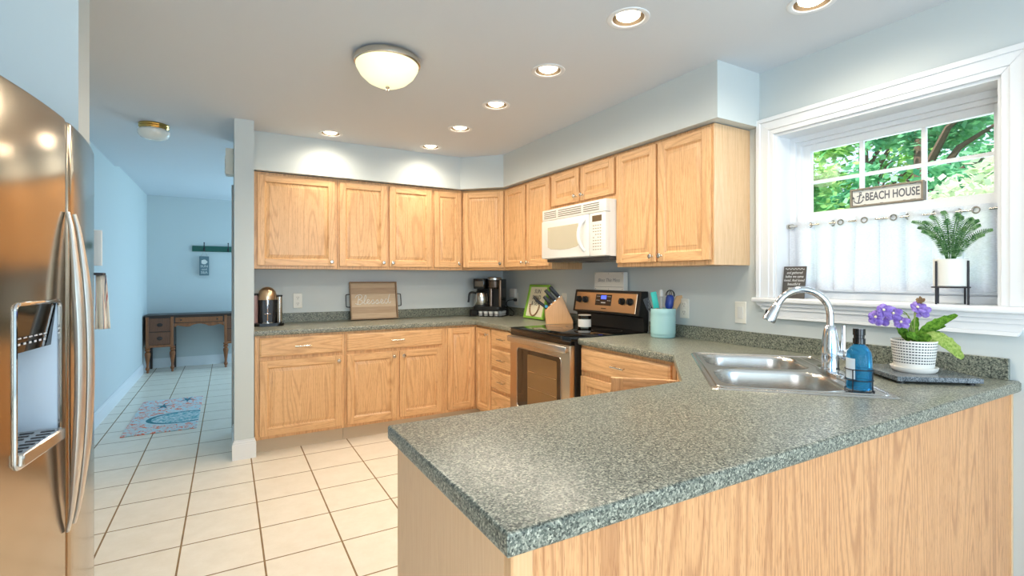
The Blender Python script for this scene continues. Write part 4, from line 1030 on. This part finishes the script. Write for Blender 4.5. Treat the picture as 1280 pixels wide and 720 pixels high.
for gy in GROM:
    u = (gy+138+17)/34; gx = cur(u,1)[0]
    m = MB(); m.tube([(gx-.1, gy+138+.5*cos(2*pi*k/16), 13.35+.5*sin(2*pi*k/16)) for k in range(17)], .13, 6); m.build('grommet', NICKEL, t)

# beach house sign
t = thing('beach_house_sign', 'weathered framed BEACH HOUSE sign standing on the window sash rail', 'sign', (5.55,-139.2,64.95), R90)
t.location = Vector((5.45,-138.5,64.95))*S
m = MB(); m.box(-5.55,5.55,-.35,-.1,.3,3.25); m.build('board', mat('sign_white',(222,222,216),.6), t)
m = MB(); SGF = mat('weathered_frame',(138,128,112),.7)
for a in ((-5.9,5.9,-.75,.1,0,.32),(-5.9,5.9,-.75,.1,3.2,3.52),(-5.9,-5.58,-.75,.1,.32,3.2),(5.58,5.9,-.75,.1,.32,3.2)): m.box(*a, bev=.04)
m.box(-5.9,5.9,.1,.6,0,3.4)
m.build('frame', SGF, t)
SINK_ = mat('slate_ink',(96,98,104),.6)
text('lettering', 'BEACH HOUSE', 2.1, SINK_, t, frame((.95,-.37,1.72),(1,0,0),(0,0,1)), xs=.62, bold=.05)
m = MB()
a0 = Vector((-4.5,-.38,1.7))
m.tube([a0+Vector((.25,0,.75)), a0+Vector((-.05,0,-.9))], .1, 6); m.tube([a0+Vector((-.3,0,.35)), a0+Vector((.6,0,.6))], .08, 6)
m.tube([a0+Vector((.3+.17*cos(2*pi*k/12),0,.95+.17*sin(2*pi*k/12))) for k in range(13)], .06, 6)
m.tube([a0+Vector((-.05+.85*sin(x_),0,-.1-.85*cos(x_))) for x_ in [radians(-75+150*k/12) for k in range(13)]], .1, 6)
for s in (-1,1):
    tip = a0+Vector((-.05+s*.85,0,.12)); m.prism([(tip.x-.25,tip.z-.2),(tip.x+.25,tip.z-.2),(tip.x+s*.05,tip.z+.3)], .36, .42, 0, axis='y')
m.build('anchor_emblem', SINK_, t)
m = MB()
for k in range(10):
    x = -5.2+random.random()*10.4; z = .34 if k%2 else 3.14; m.box(x,x+.3+random.random()*.5,-.38,-.34,z,z+.08)
for z in (.6,1.3,2.2,2.8): m.box(5.5,5.58,-.38,-.34,z,z+.3)
m.build('worn_edge', DGREY, t)

# chalk sign
t = thing('chalkboard_sign', 'small chalkboard with white handwriting at the left end of the sill', 'sign', (1.0,-123.5,46.95), R90); t.rotation_euler = (radians(-8),0,R90)
m = MB(); m.box(-2.35,2.35,-.12,.12,.0,6.7,.03); m.build('board', mat('chalkboard',(74,70,66),.7), t)
CH = mat('chalk',(212,214,214),.8)
for s_, z in (('and gathered',5.35),('ladies we came',4.55),('loved. And loved',3.75),('beautiful it',2.95),('was good',2.15)): text('lettering', s_, .78, CH, t, frame((0,-.13,z),(1,0,0),(0,0,1)), shear=.25, xs=.8)
m = MB(); m.tube([(-2.0+4.0*k/40,-.13,6.15+.14*sin(k*.95)) for k in range(41)], .05, 5); m.build('scroll_border', CH, t)

# fern on stand
t = thing('plant_stand', 'small black metal stand holding the white pot on the sill', 'plant stand', (.5,-149.6,46.95), 0)
m = MB()
for a in (radians(150),radians(262),radians(330),radians(60)): m.tube([(2.35*cos(a),2.35*sin(a),0),(2.35*cos(a),2.35*sin(a),7.0)], .15, 8)
m.tube([(2.35*cos(2*pi*k/24),2.35*sin(2*pi*k/24),2.75) for k in range(25)], .12, 6); m.tube([(-2.4,0,2.75),(2.4,0,2.75)], .1, 6); m.tube([(0,-2.4,2.75),(0,2.4,2.75)], .1, 6)
m.build('frame', BLACKM, t)
t = thing('plant_pot', 'plain white round pot raised on the black stand on the sill', 'plant pot', (.5,-149.6,49.85))
m = MB(); m.lathe([(0,0),(2.05,0),(2.2,.15),(2.2,4.4),(2.05,4.4),(2.05,4.0),(0,3.9)], seg=32); m.build('pot', mat('matte_white',(226,226,220),.45), t)
m = MB(); m.lathe([(0,3.95),(2.04,3.95)], seg=20); m.build('soil', bpy.data.materials['soil'], t)
t = thing('fern', 'green artificial fern with arching fronds in the white sill pot', 'plant', (.5,-149.6,53.8))
FERN = leafmat('fern_green', (62,110,66), (128,172,116), .35, 70)
fr = [(-5.0,-.5,7.0),(-3.8,.4,6.9),(-2.4,-.9,7.6),(-1.2,.6,8.4),(-.2,-1.2,6.8),(.9,.5,7.8),(1.7,-.6,7.2),(2.7,.4,6.8),(3.8,-.5,5.6),(5.0,.2,4.8),(4.5,-1.4,4.0),(-3.4,-1.2,5.2),(2.3,-1.4,5.2),(-1.6,-1.6,5.6),(-4.4,.2,6.0),(3.4,.3,6.4)]
for r_, b_, z_ in fr:
    m = MB(); b_ = b_*.9
    F = lambda r, b, z: Vector((b, -r, z))
    P = catmull([F(r_*.08,b_*.1,0), F(r_*.3,b_*.35,z_*.5), F(r_*.68,b_*.7,z_*.9), F(r_,b_,z_)], 10)
    m.tube(P, [.06]*len(P), 5)
    n = len(P)
    for i in range(5, n):
        td = (P[min(i+1,n-1)]-P[i-1]).normalized(); sd = td.cross(Vector((-.75,-.55,.35))).normalized()
        ln_ = .62*(sin(pi*min(.97,(i/n)*.75+.22))**.8)+.1
        for s in (-1,1):
            a_ = P[i]; tip = a_+sd*s*ln_+td*.3*ln_
            mid = (a_+tip)/2
            f = m.bm.faces.new([m.bm.verts.new(q) for q in (a_-td*.05, mid-td*.07, tip, mid+td*.07, a_+td*.05)])
    m.build('frond', FERN, t, smooth=0, solid=.025)

# ================================================================== HALLWAY
t = thing('writing_desk', 'antique brown kneehole desk with turned legs against the far wall', 'desk', (-139.2,141.6,0))
DW = oak('walnut_stain', light=(160,98,54), mid=(124,72,38), dark=(50,28,16), figure=.9); DWD = oak('burl_stain', light=(126,78,50), mid=(98,58,36), dark=(46,28,18), figure=1.2, broad=4); DKW = mat('dark_stain',(44,28,20),.35)
m = MB(); m.box(-.5,49.5,-.4,16.9,29.9,30.9,.15); m.build('desk_top', DKW, t)
for x0 in (0.2,36.4):
    m = MB(); m.box(x0,x0+12.4,.5,16.5,13.6,29.9,.05); pc = m.build('pedestal', DKW, t)
    m = MB(); m.box(x0,x0+1.4,-.1,.6,13.6,29.9,.1); m.box(x0+11,x0+12.4,-.1,.6,13.6,29.9,.1); m.box(x0+1.4,x0+11,0,.5,13.6,14.9,.05); m.build('front_post', DW, pc)
    for z0, z1 in ((15.1,21.7),(22.1,29.2)):
        m = MB(); m.box(x0+1.5,x0+10.9,0,.6,z0,z1,.1); dr = m.build('drawer_front', DWD, t)
        m = MB(); m.sphere((x0+6.2,-.1,(z0+z1)/2), (1.3,.25,1.0)); m.build('pull', DKW, dr)
m = MB(); m.box(12.6,36.4,.4,16.5,26.0,29.9); m.build('centre_case', DKW, t)
m = MB(); m.box(13.3,35.7,-.1,.5,26.6,29.3,.1); dr = m.build('drawer_front', DW, t)
for x in (16,33):
    m = MB(); m.sphere((x,-.2,27.9), .45); m.build('pull', DKW, dr)
m = MB(); ap = [(12.8,26.2),(36.2,26.2),(36.2,24.0)]+[(35.4-22*k/20, 24.6+.5*cos(k/20*4*pi)+ (0.5 if 6<k<14 else 0)) for k in range(1,20)]+[(12.8,24.0)]
m.prism(ap, -.45, 0, .03, axis='y'); m.build('apron', DW, t)
lp = [(.35,.0),(.5,.5),(.35,1.0),(.6,1.6),(.75,2.4),(.5,3.2),(.45,4.5),(.75,7.5),(1.0,9.8),(.95,10.8),(.5,11.4),(.9,11.9),(.9,12.6),(.6,13.0),(.95,13.3),(.95,14)]
for x in (1.0,12.0,37.2,48.2):
    m = MB(); m.lathe([(r*1.35,z) for r,z in lp], (x,1.0,0), 16); m.build('turned_leg', DW, t)
    m = MB(); m.box(x-.6,x+.6,15.2,16.4,0,14,.1); m.build('back_leg', DKW, t)

t = thing('coat_rack', 'dark green wooden coat rack with black hooks on the far wall', 'coat rack', (-119,159,66.4))
m = MB(); m.box(0,37,-.9,-.02,0,3.3,.12); m.build('board', mat('dark_green_paint',(16,88,76),.4), t)
for x in (6,18.2,30.4):
    m = MB(); m.tube(catmull([(x,-.9,1.2),(x,-1.6,1.0),(x,-2.6,2.4),(x,-2.4,4.4),(x,-2.2,5.0)],4), .22, 8); m.tube(catmull([(x,-.9,.8),(x,-1.8,.1),(x,-2.3,.6)],4), .2, 8); m.box(x-.4,x+.4,-1.1,-.85,.3,2.2,.1); m.sphere((x,-2.2,5.1),.35,u=10,v=8); m.build('hook', BLACKM, t)
t = thing('hanging_sign', 'small grey beach plaque hanging from the green coat rack', 'sign', (-113,157.2,52.4))
m = MB(); m.box(-2.4,2.4,-.25,.25,0,11.2,.08); m.build('plaque', mat('slate_plaque',(96,120,128),.7), t)
m = MB(); m.tube([(-1.6,0,11.1),(0,-.4,14.6),(1.6,0,11.1)], .08, 5); m.build('hanging_cord', mat('jute',(180,170,150),.8), t)
m = MB(); m.prism([(1.5*cos(a)*(1+.12*cos(5*a)), 7.9+1.35*sin(a)) for a in [2*pi*k/30 for k in range(30)]], .24, .3, 0, axis='y'); m.build('shell_emblem', WHITEP, t)
for s_, z, sz in (('SUN',5.3,1.9),('sand',3.6,1.5),('SEA',1.7,2.1)): text('lettering', s_, sz, WHITEP, t, frame((0,-.27,z),(1,0,0),(0,0,1)))

def rugmat():
    m = bpy.data.materials.new('beach_rug_print'); N, L = nodes(m); b = N['Principled BSDF']; b.inputs['Roughness'].default_value = .9
    v = coords(N, L, rnd=False)
    w1 = noise(N, L, v, 5, 3, .6, 1.5); w2 = noise(N, L, v, 22, 3, .7, .8); w3 = noise(N, L, v, 40, 2, .6)
    c = ramp(N, L, w2, [(.38,(176,200,208)),(.5,(206,214,214)),(.6,(190,208,212))])
    tc = N.new('ShaderNodeTexCoord'); sp = N.new('ShaderNodeSeparateXYZ'); L.new(tc.outputs['Object'], sp.inputs[0])
    coral = math_(N, L, 'MULTIPLY', math_(N, L, 'GREATER_THAN', w2, .53), math_(N, L, 'GREATER_THAN', w3, .42))
    # oval turtle-shell motif band
    dx = math_(N, L, 'DIVIDE', math_(N, L, 'SUBTRACT', sp.outputs[0], 5.5*S), 11*S); dy = math_(N, L, 'DIVIDE', math_(N, L, 'ADD', sp.outputs[1], 8*S), 8.5*S)
    rr = math_(N, L, 'SQRT', math_(N, L, 'ADD', math_(N, L, 'POWER', dx, 2), math_(N, L, 'POWER', dy, 2)))
    inside = math_(N, L, 'LESS_THAN', rr, 1.0); out_ = math_(N, L, 'SUBTRACT', 1.0, math_(N, L, 'LESS_THAN', rr, 1.15))
    c = mixc(N, L, math_(N, L, 'MULTIPLY', coral, out_), c, (226,124,96))
    t1 = math_(N, L, 'MULTIPLY', inside, math_(N, L, 'GREATER_THAN', w3, .5)); c = mixc(N, L, t1, c, (104,164,172))
    rim = math_(N, L, 'COMPARE', rr, .95); rim.node.inputs[2].default_value = .07; c = mixc(N, L, rim, c, (52,120,132))
    L.new(c, b.inputs['Base Color']); return m
t = thing('rug', 'small coral and teal sea print rug on the hallway tiles', 'rug', (-120.6,41.5,0))
m = MB(); m.box(-10.4,10.4,-26,26,0.02,.3,.1); m.build('mat', rugmat(), t)
m = MB()
for cx, cy, a0_ in ((-2.5,13,.3),(5,21.5,1.0)):
    pts = []
    for k in range(10):
        a = a0_+2*pi*k/10; r = 3.6 if k%2 == 0 else 1.0; pts.append((cx+r*cos(a)*.8, cy+r*sin(a)*1.5))
    m.prism(pts, .29, .34)
m.build('starfish_motif', mat('teal_print',(44,110,126),.9), t)

# towel and notepad by the refrigerator
t = thing('dish_towel', 'striped dish towel hanging beside the refrigerator', 'towel', (-116.2,-101.6,44.6))
def strip():
    m = mat('striped_cotton',(226,222,214),.9); N, L = nodes(m); tc = N.new('ShaderNodeTexCoord'); sp = N.new('ShaderNodeSeparateXYZ'); L.new(tc.outputs['Object'], sp.inputs[0])
    f = math_(N, L, 'FRACT', math_(N, L, 'MULTIPLY', math_(N, L, 'ADD', sp.outputs[0], sp.outputs[1]), 1/(.62*S)))
    c = ramp(N, L, f, [(0,(230,222,206)),(.4,(230,222,206)),(.5,(96,104,124)),(.62,(226,216,200)),(.76,(176,84,80)),(.84,(230,222,206))], 'CONSTANT'); L.new(c, N['Principled BSDF'].inputs['Base Color']); return m
m = MB()
m.grid(lambda u, v: ((.2+(1.6-.6*v)*u)+.12*sin(u*12+v*2), .35*sin(u*9)*(1-v*.4)+.2, 7.0*v), 16, 8); m.build('cloth', strip(), t, smooth=80, solid=.08)
m = MB(); m.box(0,1.3,-1.6,.3,7.0,7.3,.05); m.build('hook', BLACKM, t)
t = thing('notepad', 'thin white notepad hanging above the striped towel', 'notepad', (-116.2,-101.8,52.8))
m = MB(); m.box(.1,1.0,-.3,.1,0,4.6,.03); m.build('pages', mat('paper',(226,228,226),.7), t)
m = MB(); m.box(0,.16,-1.4,.2,-.4,4.8,.02); m.build('backing', BLACKP, t)

# ================================================================== TREES OUTSIDE
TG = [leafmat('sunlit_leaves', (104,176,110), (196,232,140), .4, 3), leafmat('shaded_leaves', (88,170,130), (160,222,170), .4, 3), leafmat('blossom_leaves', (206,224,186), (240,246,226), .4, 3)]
BARK = mat('bark',(96,78,62),.9)
def tree(name, label, x, y, h, r, mi, n, sz, seed):
    rnd = random.Random(seed)
    t = thing(name, label, 'tree', (x,y,-20), 0, 'trees outside the window')
    m = MB(); m.tube(catmull([(0,0,0),(2,1,h*.3),(-2,-2,h*.6),(0,0,h*.85)],5), [7-.28*k for k in range(16)], 10)
    for k in range(7):
        a = rnd.uniform(0,2*pi); m.tube([(0,0,h*(.35+.06*k)), (cos(a)*r*.4,sin(a)*r*.4,h*(.5+.06*k)), (cos(a)*r*.75,sin(a)*r*.75,h*(.6+.05*k))], [2.5,1.6,.7], 6)
    m.build('trunk', BARK, t)
    m = MB(); bm = m.bm
    cl = []
    for k in range(46):
        a = rnd.uniform(0,2*pi); e = rnd.uniform(-1,1); q = sqrt(1-e*e); rr = r*rnd.uniform(.55,1.0)
        cl.append(Vector((cos(a)*q*rr, sin(a)*q*rr, h*.58+e*h*.44*rnd.uniform(.6,1))))
    for k in range(n):
        c = cl[rnd.randrange(46)]; p = c+Vector((rnd.gauss(0,1),rnd.gauss(0,1),rnd.gauss(0,.7)))*r*.13
        d = Vector((rnd.gauss(0,1),rnd.gauss(0,1),rnd.gauss(0,.5))).normalized(); s_ = d.cross(Vector((rnd.gauss(0,1),rnd.gauss(0,1),rnd.gauss(0,1)+1.5))).normalized(); L1 = sz*rnd.uniform(.6,1.3)
        bm.faces.new([bm.verts.new(v) for v in (p, p+d*L1*.5+s_*L1*.28, p+d*L1, p+d*L1*.5-s_*L1*.28)])
    m.build('foliage', TG[mi], t, smooth=0)
tree('tree','leafy green tree seen through the left panes of the window',150,-25,150,37,0,9000,4.5,1)
tree('tree','leafy tree seen through the middle panes behind the BEACH HOUSE sign',255,-50,180,47,1,10000,5.5,2)
tree('flowering_tree','pale flowering tree seen through the right-hand window panes',148,-122,120,33,2,6000,4.5,3)
tree('tree','dark green tree behind the pale one in the right-hand panes',395,-110,250,58,1,9000,7,4)
tree('tree','tall background tree filling the gap between the window trees',395,45,250,58,0,9000,7,5)
tree('tree','wide background tree low behind the middle window panes',570,-20,330,85,1,9000,10,6)
